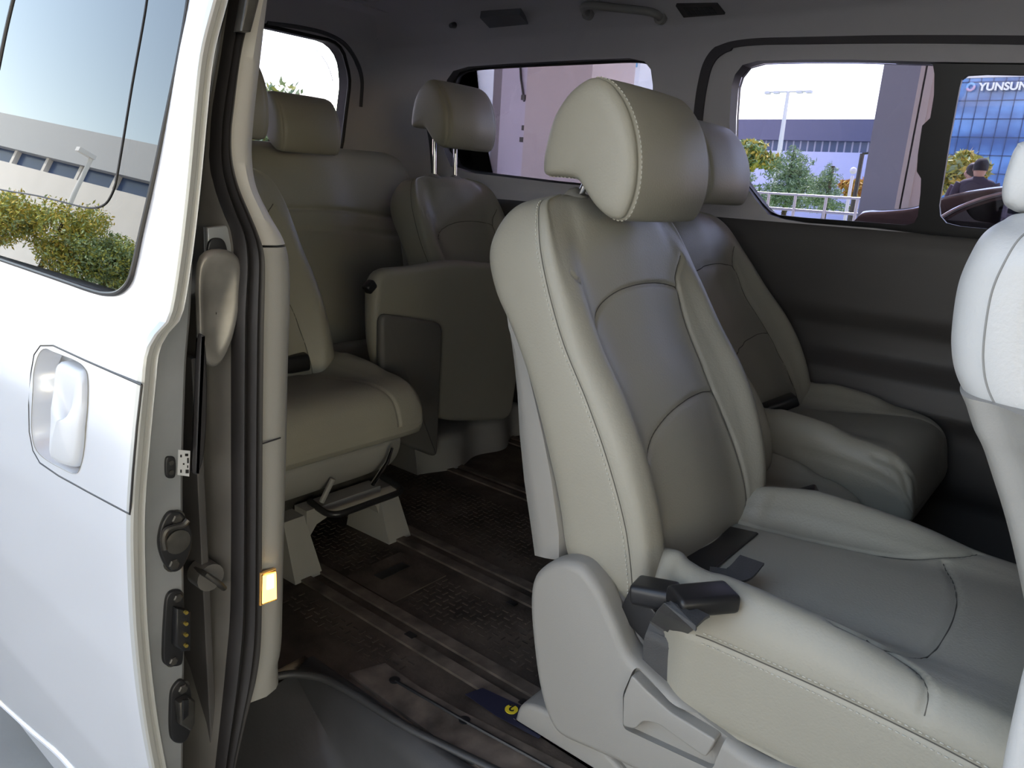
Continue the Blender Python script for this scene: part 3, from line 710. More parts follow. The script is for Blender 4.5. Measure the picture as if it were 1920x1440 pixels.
def rail(y, x0, x1, w=.05, slots=()):
    b = MB(); h = FL+.006
    b.box((x0, y-w/2, FL-.01), (x1, y-w*.16, h)); b.box((x0, y+w*.16, FL-.01), (x1, y+w/2, h)); b.box((x0, y-w*.17, FL-.01), (x1, y+w*.17, FL-.004))
    return b
for i, (y, x0, x1, w) in enumerate(((1.02, -2.2, .5, .085), (1.33, -2.2, .5, .085), (1.80, -2.2, .5, .07), (2.18, -2.2, .5, .07))):
    o = rail(y, x0, x1, w).build('seat_rail', RAILM, smooth=False, origin=(-.9, y, FL)); tag(o, ('dusty floor rail under the outboard seats, nearest the step', 'floor rail second from the step, running under both outboard seats', 'floor rail beneath the folded seat in the dark middle', 'floor rail along the far wall')[i], 'rail', 'seat rails in the van floor')
for (x, y), w_ in zip(((770,1190),(985,1318),(960,1130)), ('farther back along the first floor rail', 'near the yellow sticker', 'on the second floor rail')):
    p = atz(x, y, FL+.007); bl = MB(); bl.box((p[0]-.012, p[1]-.008, FL+.005), (p[0]+.012, p[1]+.008, FL+.0075))
    tag(bl.build('rail_stop', BLACK, smooth=False), 'small black stop '+w_, 'clip', 'black stops in the floor rails')
# inset hatch in the floor
h = [atz(x, y, FL) for x, y in ((640,1048),(775,1000),(800,1042),(672,1082))]
h = [p for p in h]; c = sum(h)/4
b = MB(); b.box((-1.33, 1.07, FL), (-1.16, 1.25, FL+.003)); hatch = b.build('floor_hatch', CARPET, smooth=False); tag(hatch, 'dark rectangular hatch plate set in the floor before the black bar', 'hatch')
b = MB(); b.box((-1.285, 1.12, FL+.002), (-1.255, 1.215, FL+.0045)); b.build('slot', BLACK, hatch, smooth=False)
# sill plate with its cut-out edge, navy tape, sticker
b = MB(); b.prism([atz(x, y, FL+.008) for x, y in ((655,1262),(722,1243),(790,1290),(860,1330),(1075,1440),(1200,1500),(1160,1560),(900,1440),(760,1340))], (0, 0, -.008), (0, 0, 0))
o = b.build('sill_plate', RAILM, smooth=False); tag(o, 'scuffed metal sill plate along the door edge of the floor', 'sill')
for x, y in ((740,1275),(871,1350)):
    p = atz(x, y, FL+.009); b = MB(); b.tube([p-V((0, 0, .004)), p+V((0, 0, .0008))], .011, n=14); b.build('screw_hole', BLACK, o)
b = MB(); b.tube([atz(742, 1277, FL+.009), atz(870, 1351, FL+.009), atz(1050, 1450, FL+.009)], .0035, n=6); b.build('slot', BLACK, o)
b = MB(); b.prism([atz(x, y, FL+.0075) for x, y in ((872,1302),(905,1290),(1002,1335),(1035,1362),(1010,1385),(930,1342))], (0, 0, -.0005), (0, 0, 0.0005)); o = b.build('tape', NAVY, smooth=False); tag(o, 'dark navy tape patch on the floor under the yellow sticker', 'tape')
c = atz(959, 1330, FL+.009); st = MB(); st.tube([c-V((0, 0, .0008)), c+V((0, 0, .0004))], .0125, n=36); sk = st.build('sticker', YEL, smooth=False); tag(sk, 'round yellow sticker with a black 2 on the floor', 'sticker')
vs, fs = textmesh('2', .024, .0003, .0004)
vs[:, 0] -= vs[:, 0].mean(); vs[:, 1] -= vs[:, 1].mean(); an = math.radians(-150-0)
ca, sa = math.cos(an), math.sin(an); vs = np.stack([ca*vs[:, 0]-sa*vs[:, 1], sa*vs[:, 0]+ca*vs[:, 1], vs[:, 2]], 1)
obj('digit', vs+c+V((0, 0, .0008)), fs, BLACK, sk, smooth=False)

# ---- step well
R = []
for t in np.linspace(0, 1, 26):
    x = -1.12+1.5*t; k = min(1, math.sin(min(t*5, 1)*math.pi/2))
    lo = FL-.02-.17*k
    R.append([(x, .82, FL-.03), (x, .818, FL+.004), (x, .808, FL+.008), (x, .797, FL+.004), (x, .787-.01*k, FL-.03*k), (x, .775-.015*k, lo+.04*k), (x, .755-.02*k, lo+.008), (x, .70, lo), (x, .62, lo), (x, .585, lo+.004), (x, .57, lo-.02), (x, .57, lo-.06), (x, .82, lo-.06)])
struct(gobj('trim_10', np.array(R), STEPM, None, ang=50))
b = MB(); b.tube(spline([atz(x, y, .507) for x, y in ((478,1290),(500,1275),(545,1264),(600,1270),(640,1288),(690,1318),(760,1362),(840,1402),(960,1460))], 60), .008, n=10)
struct(b.build('trim_11', STEPM))
b = MB(); b.pillow(spline([atz(x, y, .345) for x, y in ((470,1450),(500,1425),(550,1412),(610,1414),(660,1428),(720,1460),(740,1520),(600,1560),(470,1530))], 50, True), (0, 0, -.02), .008)
o = b.build('step_plate', RAILM, ang=50); tag(o, 'brownish worn step plate at the bottom of the door step', 'step')

# ---- ceiling fittings
def ceil_pt(x, y): 
    p = atz(x, y, 2.05)
    return p
gp = [ceil_pt(x, y) for x, y in ((1105,20),(1108,14),(1120,10),(1170,8),(1210,12),(1235,22),(1243,34))]
# grab handle runs along the roof rail at the far side
hx = [aw(1100, 28), aw(1245, 30)]
a = aw(1104, 26); c = aw(1240, 34)
pts = spline([a+V((0, -.005, .0)), a+V((.004, -.035, .006)), a+V((.03, -.05, .012)), (a+c)/2+V((0, -.055, .012)), c+V((-.03, -.05, .012)), c+V((-.004, -.035, .006)), c+V((0, -.005, 0))], 50)
gh = MB(); gh.tube(pts, [.012]*50, n=12); o = gh.build('grab_handle', SHELL); tag(o, 'grey grab handle on the roof edge above the quarter window', 'handle')
for e in (a, c): b = MB(); b.tube([e+V((0, .004, 0)), e+V((0, -.012, 0))], .019, n=16); b.build('handle_mount', SHELL, o)
def onwall(pix, name, m, label, cat, th=.006, parent=None):
    b = MB(); P = [aw(*p) for p in pix]; n = np.cross(P[1]-P[0], P[-1]-P[0]); n /= np.linalg.norm(n)
    if n[1] > 0: n = -n
    b.prism(P, -n*.02, n*th); o = b.build(name, m, parent, smooth=False)
    if label: tag(o, label, cat)
    return o, P, n
v, P, n = onwall([(1268,8),(1345,6),(1360,24),(1283,30)], 'air_vent', TRIM, 'rectangular slatted air vent in the headliner right of the grab handle', 'vent')
b = MB()
for r_ in range(3):
    for k in range(6):
        u0, u1 = .16+.12*k, .25+.12*k; v0, v1 = .16+.25*r_, .34+.25*r_
        q = [(1-vv)*((1-uu)*P[0]+uu*P[1])+vv*((1-uu)*P[3]+uu*P[2]) for uu, vv in ((u0, v0), (u1, v0), (u1, v1), (u0, v1))]
        b.prism(q, n*.004, n*.0075)
b.build('slat_opening', mat('vent_dark', (.05, .05, .05), .7), v, smooth=False)
onwall([(900,32),(975,26),(990,44),(918,51)], 'headliner_cover', mat('dark_cover', (.16, .16, .165), .8), 'dark rectangular cover patch on the headliner left of the grab handle', 'cover', .003)
p = aw(849, 46); b = MB(); b.tube([p+V((0, .01, 0)), p+V((.0, -.012, -.006))], [.011, .008], n=14); o = b.build('hook', TRIM); tag(o, 'small round knob on the headliner above the corner pillar', 'hook')
p = aw(1600, 5)
# round fixing on the D pillar and dark seat-belt guide behind the tall seat
p = aw(808, 228); b = MB(); b.tube([p+V((.0, .01, 0)), p+V((.0, -.03, 0))], [.026, .022], n=20); o = b.build('belt_guide', BLACK); tag(o, 'dark seat belt guide on the corner pillar beside the raised headrest', 'belt guide')
b = MB(); q = [aw(812, 228), aw(818, 300), aw(822, 480)]; 
strap([q[0]+V((0, -.03, 0)), q[1]+V((0, -.02, 0)), q[2]+V((0, -.01, 0))], .025, WEB, 'belt_strap', o, wd=(1, 0, 0))

# ---- pillar behind the door opening
def yz(pts): return [atx(x, y, -.98) for x, y in pts]
SL = yz([(455,-60),(438,0),(422,100),(406,200),(401,260),(401,310),(412,360),(426,400),(441,440),(446,500),(441,600),(440,800),(440,1000),(438,1150),(430,1250),(420,1350),(410,1440),(400,1540)])
SR = yz([(485,-60),(470,0),(446,100),(433,200),(428,250),(430,300),(442,350),(463,400),(479,438),(490,475),(492,520),(490,620),(488,800),(487,1000),(486,1180),(478,1260),(458,1340),(435,1440),(420,1540)])
SLs, SRs = spline(SL, 120), spline(SR, 120)
def up_(P): d = (P[0]-P[4])/(P[0]-P[4])[2]; return np.vstack([P[0]+d*.2, P])
R = []
for a, c in zip(up_(SLs), up_(SRs)):
    w = c-a; f = lambda t, x: a+w*t+V((x, 0, 0))
    R.append([f(0, -.06), f(-.02, -.015), f(.05, .004), f(.2, .012), f(.36, .006), f(.42, -.001), f(.5, .008), f(.62, .015), f(.72, .008), f(.77, .001), f(.84, .009), f(.95, .010), f(1.03, .0), f(1.05, -.05)])
sealo = gobj('trim_12', np.array(R), RUBBER, None, ang=60); struct(sealo)
TR = yz([(515,-60),(507,0),(492,130),(482,220),(478,290),(486,350),(512,405),(538,452),(548,500),(549,580),(545,700),(542,850),(538,1000),(535,1130),(532,1215),(522,1255),(500,1272),(480,1290),(470,1300)])
n = 160; A = spline(SR, n); B = spline(TR, n)
# match by height
zz = np.linspace(1.74, .60, n)
def ext(P): o = np.argsort(P[:, 2]); q = P[o]; d = (q[-1]-q[-12])/(q[-1]-q[-12])[2]; return np.vstack([q, q[-1]+d*.25])
A = ext(A); B = ext(B); SLs = ext(SLs)[::-1]; 
def byz(P): o = np.argsort(P[:, 2]); return lambda z: np.array([-.98, np.interp(z, P[o, 2], P[o, 1]), z])
fa, fb = byz(A), byz(B[B[:, 2] > .64])
def pil(z0, z1, name, m, foot=False):
    R = []
    for z in np.linspace(z0, z1, 70):
        a = fa(z); c = fb(z)
        if foot: k = max(0, (.70-z)/.08); c = c-V((0, 1, 0))*0
        R.append([a+V((-.03, -.004, 0)), a+V((-.004, -.002, 0)), a+V((.0, .006, 0)), a*.5+c*.5+V((.006, 0, 0)), c+V((.0, -.010, 0)), c+V((-.008, .0, 0)), c+V((-.03, .010, 0)), c+V((-.30, .012, 0)), c+V((-.30, -.02, 0)), a+V((-.05, .02, 0))])
    return struct(gobj(name, np.array(R), m, None, ang=55))
pil(1.93, 1.360, 'trim_13', TRIML)
lowt = pil(1.3565, .60, 'trim_14', SHELL)
b = MB(); p1, p2 = atx(489, 833, -.972), atx(526, 821, -.972); b.tube([p1, p2], .0012, n=6); struct(b.build('trim_15', RUBBER))
# courtesy lamp
L4 = [atx(x, y, -.975) for x, y in ((484,1072),(513,1063),(514,1122),(483,1133))]
c4 = sum(L4)/4; lampr = thing('courtesy_lamp', 'small glowing amber courtesy lamp low on the pillar trim', 'lamp', tuple(c4-V((0, 0, .05))))
o4 = []
for i in range(4):
    p, pa, pb = L4[i], L4[i-1], L4[(i+1) % 4]
    for t in (.16, .05, 0): o4.append(p+(pa-p)*t*.6)
    for t in (.05, .16): o4.append(p+(pb-p)*t*.6)
b = MB(); b.pillow(o4, (.009, 0, 0), .003); b.build('bezel', mat('lamp_bezel', (.75, .42, .12), .3), lampr)
inn = [c4+(p-c4)*.84+V((.006, 0, 0)) for p in o4]
b = MB(); b.pillow(inn, (.006, 0, 0), .002); b.build('lens', AMBER, lampr)
inn = [c4+V((.0125, 0, .012))+(p-c4)*V((1, .38, .42)) for p in o4]
b = MB(); b.pillow(inn, (.0012, 0, 0), .0004); b.build('bulb_glow', AMBERHOT, lampr)

# ---- painted body jamb between door and seal
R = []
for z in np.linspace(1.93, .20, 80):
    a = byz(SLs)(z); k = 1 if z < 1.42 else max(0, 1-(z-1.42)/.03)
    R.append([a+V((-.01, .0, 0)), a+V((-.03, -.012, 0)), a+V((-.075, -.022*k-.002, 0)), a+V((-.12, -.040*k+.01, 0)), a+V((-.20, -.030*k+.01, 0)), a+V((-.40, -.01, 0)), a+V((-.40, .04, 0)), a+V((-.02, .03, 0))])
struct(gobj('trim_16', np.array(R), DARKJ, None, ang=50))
# pressed pocket, bracket, striker on the jamb
def xj(px, py, X=-1.02): return atx(px, py, X)
o = spline([xj(x, y, -.985) for x, y in ((374,480),(442,478),(446,560),(430,640),(404,686),(376,668),(368,600))], 40, True)
b = MB(); R = []
for s, dx in ((1.0, .0), (.97, .006), (.90, .008), (.7, .004), (.3, -.001), (.02, -.001)):
    c = o.mean(0); R.append([c+(p-c)*s+V((dx, 0, 0)) for p in o])
struct(gobj('trim_17', np.array(R), mat('pocket_metal', (.30, .285, .26), .42, .45, var=.45, vscale=14), None, cap=False, ang=0))
b = MB(); b.pillow([xj(x, y, -1.005) for x, y in ((380,425),(428,420),(436,445),(434,478),(382,478))], (.012, 0, 0), .003); o = b.build('rail_bracket', JAMB, ang=50); tag(o, 'small dusty metal bracket in the gap beside the door edge', 'bracket')
b = MB(); b.pillow(spline([xj(x, y, -.995) for x, y in ((388,475),(388,455),(397,446),(412,447),(420,458),(420,475))], 24, True), (.006, 0, 0), .002); b.build('hole', BLACK, o)
b = MB(); p = xj(398, 1085, -.985); b.tube([p+V((-.03, -.012, .012)), p+V((.012, -.014, .016)), p+V((.016, .0, .0)), p+V((.012, .012, -.016)), p+V((-.03, .014, -.018))], .0045, n=10)
o = b.build('door_striker', STEEL); tag(o, 'small steel striker loop on the dark grey body jamb', 'striker')
b = MB(); b.tube([p+V((-.035, 0, 0)), p+V((-.004, 0, 0))], .022, n=18); b.build('striker_plate', DARKJ, o)
# rail slot at the top of the jamb
b = MB(); b.pillow([xj(x, y, -.96) for x, y in ((436,60),(446,0),(462,-30),(478,-30),(470,10),(456,62))], (.02, 0, 0), .004); o = b.build('door_latch', STEEL); tag(o, 'dark metal catch at the top of the door gap', 'latch')
# ------------------------------------------------------------------ sliding door, slid back along the outside
XE = -.95
def yo(z): return float(np.interp(z, ZO, YO))
_o = spline([atx(x, y, XE) for x, y in ((425,-90),(400,0),(375,100),(362,220),(350,350),(335,480),(318,585),(302,615),(283,636),(270,670),(265,720),(254,840),(245,965),(246,1080),(252,1200),(266,1330),(285,1440),(320,1600))], 200)
_i = spline([atx(x, y, XE) for x, y in ((462,-90),(440,0),(425,100),(402,230),(385,350),(377,470),(371,590),(366,650),(362,710),(356,900),(357,1050),(358,1200),(357,1320),(355,1440),(352,1600))], 200)
_o = np.vstack([_o[0]+(_o[0]-_o[5])/(_o[0]-_o[5])[2]*.3, _o]); _i = np.vstack([_i[0]+(_i[0]-_i[5])/(_i[0]-_i[5])[2]*.3, _i])
a_ = np.argsort(_o[:, 2]); ZO = _o[a_, 2]; YO = _o[a_, 1]; a_ = np.argsort(_i[:, 2]); ZI = _i[a_, 2]; YI = _i[a_, 1]
# main skin is smooth (no shoulder at the lip): a gentle curve through the section
def ys(z): return float(np.interp(z, [.2, .5, .75, .95, 1.10, 1.20, 1.28, 1.40, 1.55, 1.75, 2.0], SK))
SK = [.455, .415, .398, .400, .410, .429, .451, .482, .520, .571, .634]
def yi(z): return float(np.interp(z, ZI, YI))
door = thing('sliding_door', 'silver white sliding door slid open along the van side, seen edge on', 'door', (-1.6, .47, .22))
zv = np.linspace(.22, 1.95, 120); R = []
for z in zv:
    a, c = yo(z), yi(z); s = ys(z); w = c-a
    R.append([(-2.35, s, z), (-2.0, s, z), (-1.6, s, z), (-1.2, s, z), (-1.02, s*.8+a*.2, z), (XE-.012, a*.9+s*.1, z), (XE-.002, a+.001, z), (XE, a+.004, z), (XE-.001, a+.010, z), (XE-.006, a+.014, z), (XE-.006, a+.017, z), (XE-.002, a+.020, z), (XE-.008, a+.024, z), (XE-.018, a+.028, z),
              (XE-.018, a+max(.030, w*.55), z), (XE-.018, c-.004, z), (XE-.024, c+.002, z), (XE-.2, c+.004, z), (-2.35, c+.004, z)])
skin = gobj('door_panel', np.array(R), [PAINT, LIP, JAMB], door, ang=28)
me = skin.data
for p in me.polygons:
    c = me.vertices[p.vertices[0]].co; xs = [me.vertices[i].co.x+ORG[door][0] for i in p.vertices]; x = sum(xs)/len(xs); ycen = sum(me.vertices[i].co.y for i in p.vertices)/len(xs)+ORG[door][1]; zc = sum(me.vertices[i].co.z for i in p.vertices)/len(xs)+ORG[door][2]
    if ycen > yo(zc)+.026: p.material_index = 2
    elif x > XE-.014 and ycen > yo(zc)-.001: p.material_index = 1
def ad(x, y, off=0):      # photo pixel onto the door skin
    Y = .5
    for _ in range(8): p = aty(x, y, Y); Y = ys(p[2])+off
    return p
# glass opening
gl = [(369,-200),(362,-90),(352,0),(335,100),(310,222),(286,335),(262,440),(250,495),(240,528),(222,547),(200,551),(170,545),(100,521),(0,487),(-150,435),(-300,380),(-300,-420),(372,-330)]
GO = [ad(*p) for p in gl]
def onskin(p, off): return V((p[0], ys(p[2])+off, p[2]))
def cutp(outl, d0, d1):
    b = MB(); b.prism([V(p)+V((0, d0, 0)) for p in outl], (0, 0, 0), (0, d1-d0, 0)); return b.build('cut', BLACK)
def cut_child(o, root, cs):
    o.parent = None; o.location = ORG[root]; bpy.context.view_layer.update(); boolean(o, cs); o.location = (0, 0, 0); o.parent = root
def densify(outl, step=.02):
    r = []
    for i in range(len(outl)):
        a, c = outl[i-1], outl[i]; k = max(1, int(np.linalg.norm(c-a)/step))
        r += [a+(c-a)*t/k for t in range(k)]
    return r
xmin = -2.3
GOd = [p for p in GO]
# handle cup
hc = spline([ad(x, y) for x, y in ((62,740),(64,700),(72,668),(84,654),(100,660),(140,676),(158,690),(165,712),(163,780),(158,840),(150,878),(140,888),(120,880),(85,860),(66,838),(60,800))], 50, True)
# keep the material slots through the boolean
o2 = MB(); g2 = [(max(p[0], xmin+.05), p[1], min(p[2], 1.87)) for p in GO]
ctr = np.mean(hc, 0)
cup = []
for s, d in ((1.0, -.05), (1.0, .004), (.93, .030), (.80, .040)):
    cup.append([(ctr[0]+(p[0]-ctr[0])*s, ys(p[2])+d, ctr[2]+(p[2]-ctr[2])*s) for p in hc])
cupo = gobj('cut', np.array(cup), BLACK)
cut_child(skin, door, [cutp(g2, -.15, .25), cupo])
# window pane of the door: slab following the door curvature
zt = np.linspace(1.20, 1.70, 40)
def curved_pane(outl, off, th, m, name, parent):
    xs_ = [p[0] for p in outl]; b = []
    zz_ = np.linspace(min(p[2] for p in outl), max(p[2] for p in outl), 60)[1:-1]
    R = []
    for z in zz_:
        X = []
        n_ = len(outl)
        for i in range(n_):
            a, c = outl[i-1], outl[i]
            if (a[2]-z)*(c[2]-z) < 0: X.append(a[0]+(c[0]-a[0])*(z-a[2])/(c[2]-a[2]))
        if len(X) < 2: continue
        x0, x1 = min(X), max(X)
        R.append([(x0, ys(z)+off, z), (x0*.5+x1*.5, ys(z)+off, z), (x1, ys(z)+off, z), (x1, ys(z)+off+th, z), (x0*.5+x1*.5, ys(z)+off+th, z), (x0, ys(z)+off+th, z)])
    return gobj(name, np.array(R), m, parent, ang=40)
cl = [V(p) for p in g2]
wf = thing_c = None
pane_o = curved_pane(cl, .004, .005, TINT, 'door_glass', door)
# rubber edge round the glass and outline of the small vent pane
pts = spline([onskin(p, .001) for p in GO[:14]], 120); b = MB(); b.tube(pts, .0035, n=8); b.build('glass_seal', RUBBER, door)
vp = [ad(*p) for p in ((275,-40),(270,0),(262,50),(244,150),(226,260),(214,330),(208,355),(196,378),(180,388),(155,389),(110,378),(60,366),(0,356),(-100,336))]
b = MB(); b.tube(spline([onskin(p, .0035) for p in vp], 90), .0014, n=6); b.build('vent_pane_line', RUBBER, pane_o)
vp = [ad(*p) for p in ((36,-60),(20,0),(6,60),(-8,130))]
b = MB(); b.tube(spline([onskin(p, .0035) for p in vp], 20), .003, n=6); b.build('glass_divider', RUBBER, pane_o)
# handle plate, handle bar
hp_ = [(265,722),(256,800),(249,880),(243,964),(170,925),(110,892),(75,868),(62,845),(55,810),(54,760),(58,700),(64,665),(76,648),(100,648),(160,676)]
op = [ad(*p) for p in hp_]
b = MB(); b.tube([onskin(p, .0005) for p in op]+[onskin(op[0], .0005)], .0016, n=6); b.build('handle_plate_gap', RUBBER, door)
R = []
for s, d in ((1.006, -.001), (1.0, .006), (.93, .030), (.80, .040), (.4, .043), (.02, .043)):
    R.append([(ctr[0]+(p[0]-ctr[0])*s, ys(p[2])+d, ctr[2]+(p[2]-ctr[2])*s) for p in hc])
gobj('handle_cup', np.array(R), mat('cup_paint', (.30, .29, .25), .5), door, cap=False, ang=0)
hb = spline([ad(x, y) for x, y in ((104,680),(138,692),(150,702),(151,760),(147,820),(140,868),(128,878),(98,866),(91,850),(93,790),(97,730))], 50, True)
R = []
c = hb.mean(0)
for s, d in ((.95, .034), (1.0, .024), (1.0, .008), (.95, .002), (.85, -.001), (.4, -.003), (.02, -.003)):
    R.append([(c[0]+(p[0]-c[0])*s, ys(p[2])+d, c[2]+(p[2]-c[2])*s) for p in hb])
gobj('door_handle', np.array(R), mat('handle_paint', (.60, .61, .63), .45, .1), door, cap=True, ang=40)
# seam of the handle plate on the edge of the door, lower body crease
cr = [ad(*p) for p in ((-60,1270),(0,1318),(60,1372),(110,1415),(150,1460))]
b = MB(); b.tube(spline([onskin(p, .0) for p in cr], 30), .005, n=8); b.build('body_crease', PAINT, door)
# hardware on the leading edge
XF = XE-.018
def ed(x, y, X=XF): return atx(x, y, X)
def plate(pts, th, m, name, parent, bev=.002, closed=40):
    b = MB(); b.pillow(spline([ed(*p) for p in pts], closed, True)-V((.002, 0, 0)), (th+.002, 0, 0), bev); return b.build(name, m, parent, ang=50)
def bolt(x, y, r, parent, dx=.004, m=STEEL):
    p = ed(x, y); b = MB(); b.tube([p+V((dx-.004, 0, 0)), p+V((dx+.004, 0, 0)), p+V((dx+.0055, 0, 0))], [r, r, r*.75], n=6); b.tube([p+V((dx-.004, 0, 0)), p+V((dx+.001, 0, 0))], r*1.45, n=16); b.build('bolt', m, parent, ang=30)
pl1 = plate([(318,855),(327,860),(327,890),(318,896),(309,890),(309,860)], .004, BLACK, 'lock_plate', door)
for y in (866, 884): 
    p = ed(318, y); b = MB(); b.tube([p, p+V((.006, 0, 0))], .0035, n=12); b.build('screw', STEEL, pl1)
b = MB(); b.prism([ed(*p) for p in ((334,843),(356,845),(354,893),(332,890))], (0, 0, 0), (.0012, 0, 0)); lb = b.build('sticker_label', WHITE, door, smooth=False)
b = MB()
for (x, y, w, h) in ((337,852,3,5),(346,850,6,5),(350,858,3,10),(342,868,3,3),(337,880,3,6),(347,880,6,7),(350,872,2,5)):
    b.prism([ed(x, y), ed(x+w, y), ed(x+w, y+h), ed(x, y+h)], (.0011, 0, 0), (.0016, 0, 0))
b.build('label_print', BLACK, lb, smooth=False)
D1 = plate([(326,956),(340,962),(353,985),(357,1010),(352,1035),(338,1062),(322,1070),(308,1060),(297,1035),(294,1010),(300,980),(312,960)], .007, BLACK, 'upper_latch', door, .003, 60)
bolt(328, 971, .0085, D1); bolt(322, 1055, .0085, D1)
p = ed(328, 1012); b = MB(); b.tube([p+V((.004, 0, 0)), p+V((.010, 0, 0)), p+V((.011, 0, 0))], [.019, .018, .014], n=24); b.build('latch_cup', STEEL, D1)
b = MB(); b.tube(spline([ed(x, y, XF+.012) for x, y in ((309,1030),(306,1010),(312,994),(328,988),(343,984),(352,975))], 20), .0045, n=8); b.build('latch_fork', STEEL, D1)
D2 = plate([(326,1104),(338,1106),(342,1120),(343,1150),(340,1180),(342,1200),(340,1236),(332,1246),(312,1246),(303,1236),(303,1200),(305,1160),(308,1125),(314,1110)], .006, BLACK, 'contact_block', door, .0025, 60)
bolt(329, 1118, .007, D2); bolt(321, 1236, .007, D2)
b = MB(); b.pillow([ed(x, y, XF+.004) for x, y in ((322,1135),(350,1140),(350,1212),(335,1216),(320,1205))], (.014, 0, 0), .004); b.build('contact_housing', BLACK, D2, ang=40)
br = mat('brass_pin', (.75, .55, .12), .3, .9)
for y in (1147, 1168, 1189, 1209):
    p = ed(347, y, XF+.018); b = MB(); b.tube([p, p+V((.005, 0, 0))], .0028, n=8); b.build('contact_pin', br, D2)
D3 = plate([(336,1272),(349,1280),(356,1300),(357,1345),(352,1375),(340,1390),(323,1388),(316,1370),(316,1320),(320,1290)], .006, BLACK, 'lower_latch', door, .0025, 50)
bolt(339, 1288, .008, D3)
b = MB(); b.pillow([ed(x, y, XF+.004) for x, y in ((326,1310),(345,1300),(357,1306),(357,1345),(348,1362),(328,1350))], (.016, 0, 0), .004); b.build('lower_housing', STEEL, D3, ang=40)
b = MB(); b.pillow([ed(x, y, XF+.019) for x, y in ((341,1312),(352,1310),(352,1340),(341,1350))], (.003, 0, 0), .001); b.build('slot', BLACK, D3, ang=40)
b = MB(); b.pillow(spline([atx(x, y, XF+.002) for x, y in ((369,628),(376,640),(380,700),(379,790),(374,850),(366,878),(358,880),(361,800),(364,700))], 50, True), (.014, 0, 0), .004); b.build('rubber_bumper', RUBBER, door, ang=50)
# inner trim of the door
b = MB(); b.pillow([(-1.0,.525,.35),(-2.3,.525,.35),(-2.3,.525,1.2),(-1.0,.525,1.2)], (0, .0, 0) if False else (0, .012, 0), .003); b.build('inner_panel', TRIM, door)
# ------------------------------------------------------------------ outside
def m_out(*a, **k): return mat(*a, **k)
ASPH = mat('pale_paving', (.34, .33, .31), .9, bump=.4, bscale=40, var=.3, vscale=2)
CONC = mat('column_cladding', (.36, .41, .50), .55, var=.06, vscale=2)
CONCL = mat('pale_panel', (.72, .70, .68), .6, var=.05, vscale=1)
BEIGE = mat('beige_panel', (.72, .66, .64), .6, var=.05, vscale=1)
b = MB(); b.box((-200, -140, -.30), (200, 200, 0.0)); g = b.build('ground', ASPH, smooth=False, origin=(0, 0, 0)); g['kind'] = 'structure'
# canopy over the van, on clad columns
b = MB(); b.box((-14, -.6, 4.6), (14, 9.2, 5.3)); can = b.build('canopy_roof', mat('canopy_soffit', (.62, .42, .36), .6), smooth=False, origin=(0, 5, 4.6)); tag(can, 'broad canopy roof with pinkish soffit above the parked vehicles', 'canopy')
def colm(x0, x1, y0, y1, name, m, label, z1=4.6, extra=None):
    b = MB(); b.box((x0, y0, 0), (x1, y1, z1)); o = b.build(name, m, smooth=False); tag(o, label, 'column'); return o
Yc = 7.0
cx_ = [aty(px, 254, Yc)[0] for px in (1634, 1703, 1711, 1715, 1729, 1768)]
c1 = colm(cx_[0], cx_[1], Yc, Yc+.5, 'column', CONC, 'dark blue-grey clad column behind the dark car')
for k, m_, d_, nm in ((1, CONCL, 0, 'edge_strip'), (2, BLACK, .02, 'gap'), (3, CONCL, 0, 'edge_strip'), (4, BEIGE, .01, 'side_panel')):
    b = MB(); b.box((cx_[k], Yc+d_, 0), (cx_[k+1], Yc+.08, 4.6)); b.build(nm, m_, c1, smooth=False)
b = MB(); b.box((.9, -9, 4.6), (14, -.6, 5.3)); b.build('added_sky_screen', bpy.data.materials['canopy_soffit'], can, smooth=False)  # unseen slab added to keep front-right skylight off the seat fronts
colm(2.6, 3.3, -3.2, -2.4, 'column', CONC, 'unseen column added on the near side ahead of the van to block skylight')  # out of view, added beside the slab to dim light from the front right
# wall and columns seen through the quarter window
Yq = 6.5
xa, xb, xc, xd = [aty(x, 200, Yq)[0] for x in (868, 925, 985, 1105)]
o = colm(xc, xd, Yq, Yq+.8, 'column', BEIGE, 'wide beige column seen through the quarter window')
b = MB(); b.box((xb, Yq+.12, 0), (xc, Yq+.8, 4.6)); b.build('side_panel', mat('lilac_panel', (.74, .72, .82), .5), o, smooth=False)
b = MB(); pts = [aty(975, 120, Yq+.1), aty(977, 150, Yq+.1), aty(983, 190, Yq+.1)]; b.tube(pts, .012, n=6); b.build('cable', BLACK, o)
for x, y in ((983, 183), (980, 262), (984, 240)):
    p = aty(x, y, Yq+.05); b = MB(); b.box(tuple(p-.025), tuple(p+.025)); b.build('cable_clip', STEEL, o, smooth=False)
o = colm(xa, xb-.02, Yq+.5, Yq+1.2, 'column', mat('grey_column_paint', (.34, .32, .33), .6), 'grey column left of the wide beige one')  # plain grey, darker than the beige column beside it
b = MB(); b.box((aty(845,200,Yq)[0], Yq+1.0, 0), (xa-.08, Yq+1.2, 4.6)); o = b.build('column', CONCL, smooth=False); tag(o, 'thin pale post left of the grey column', 'column')

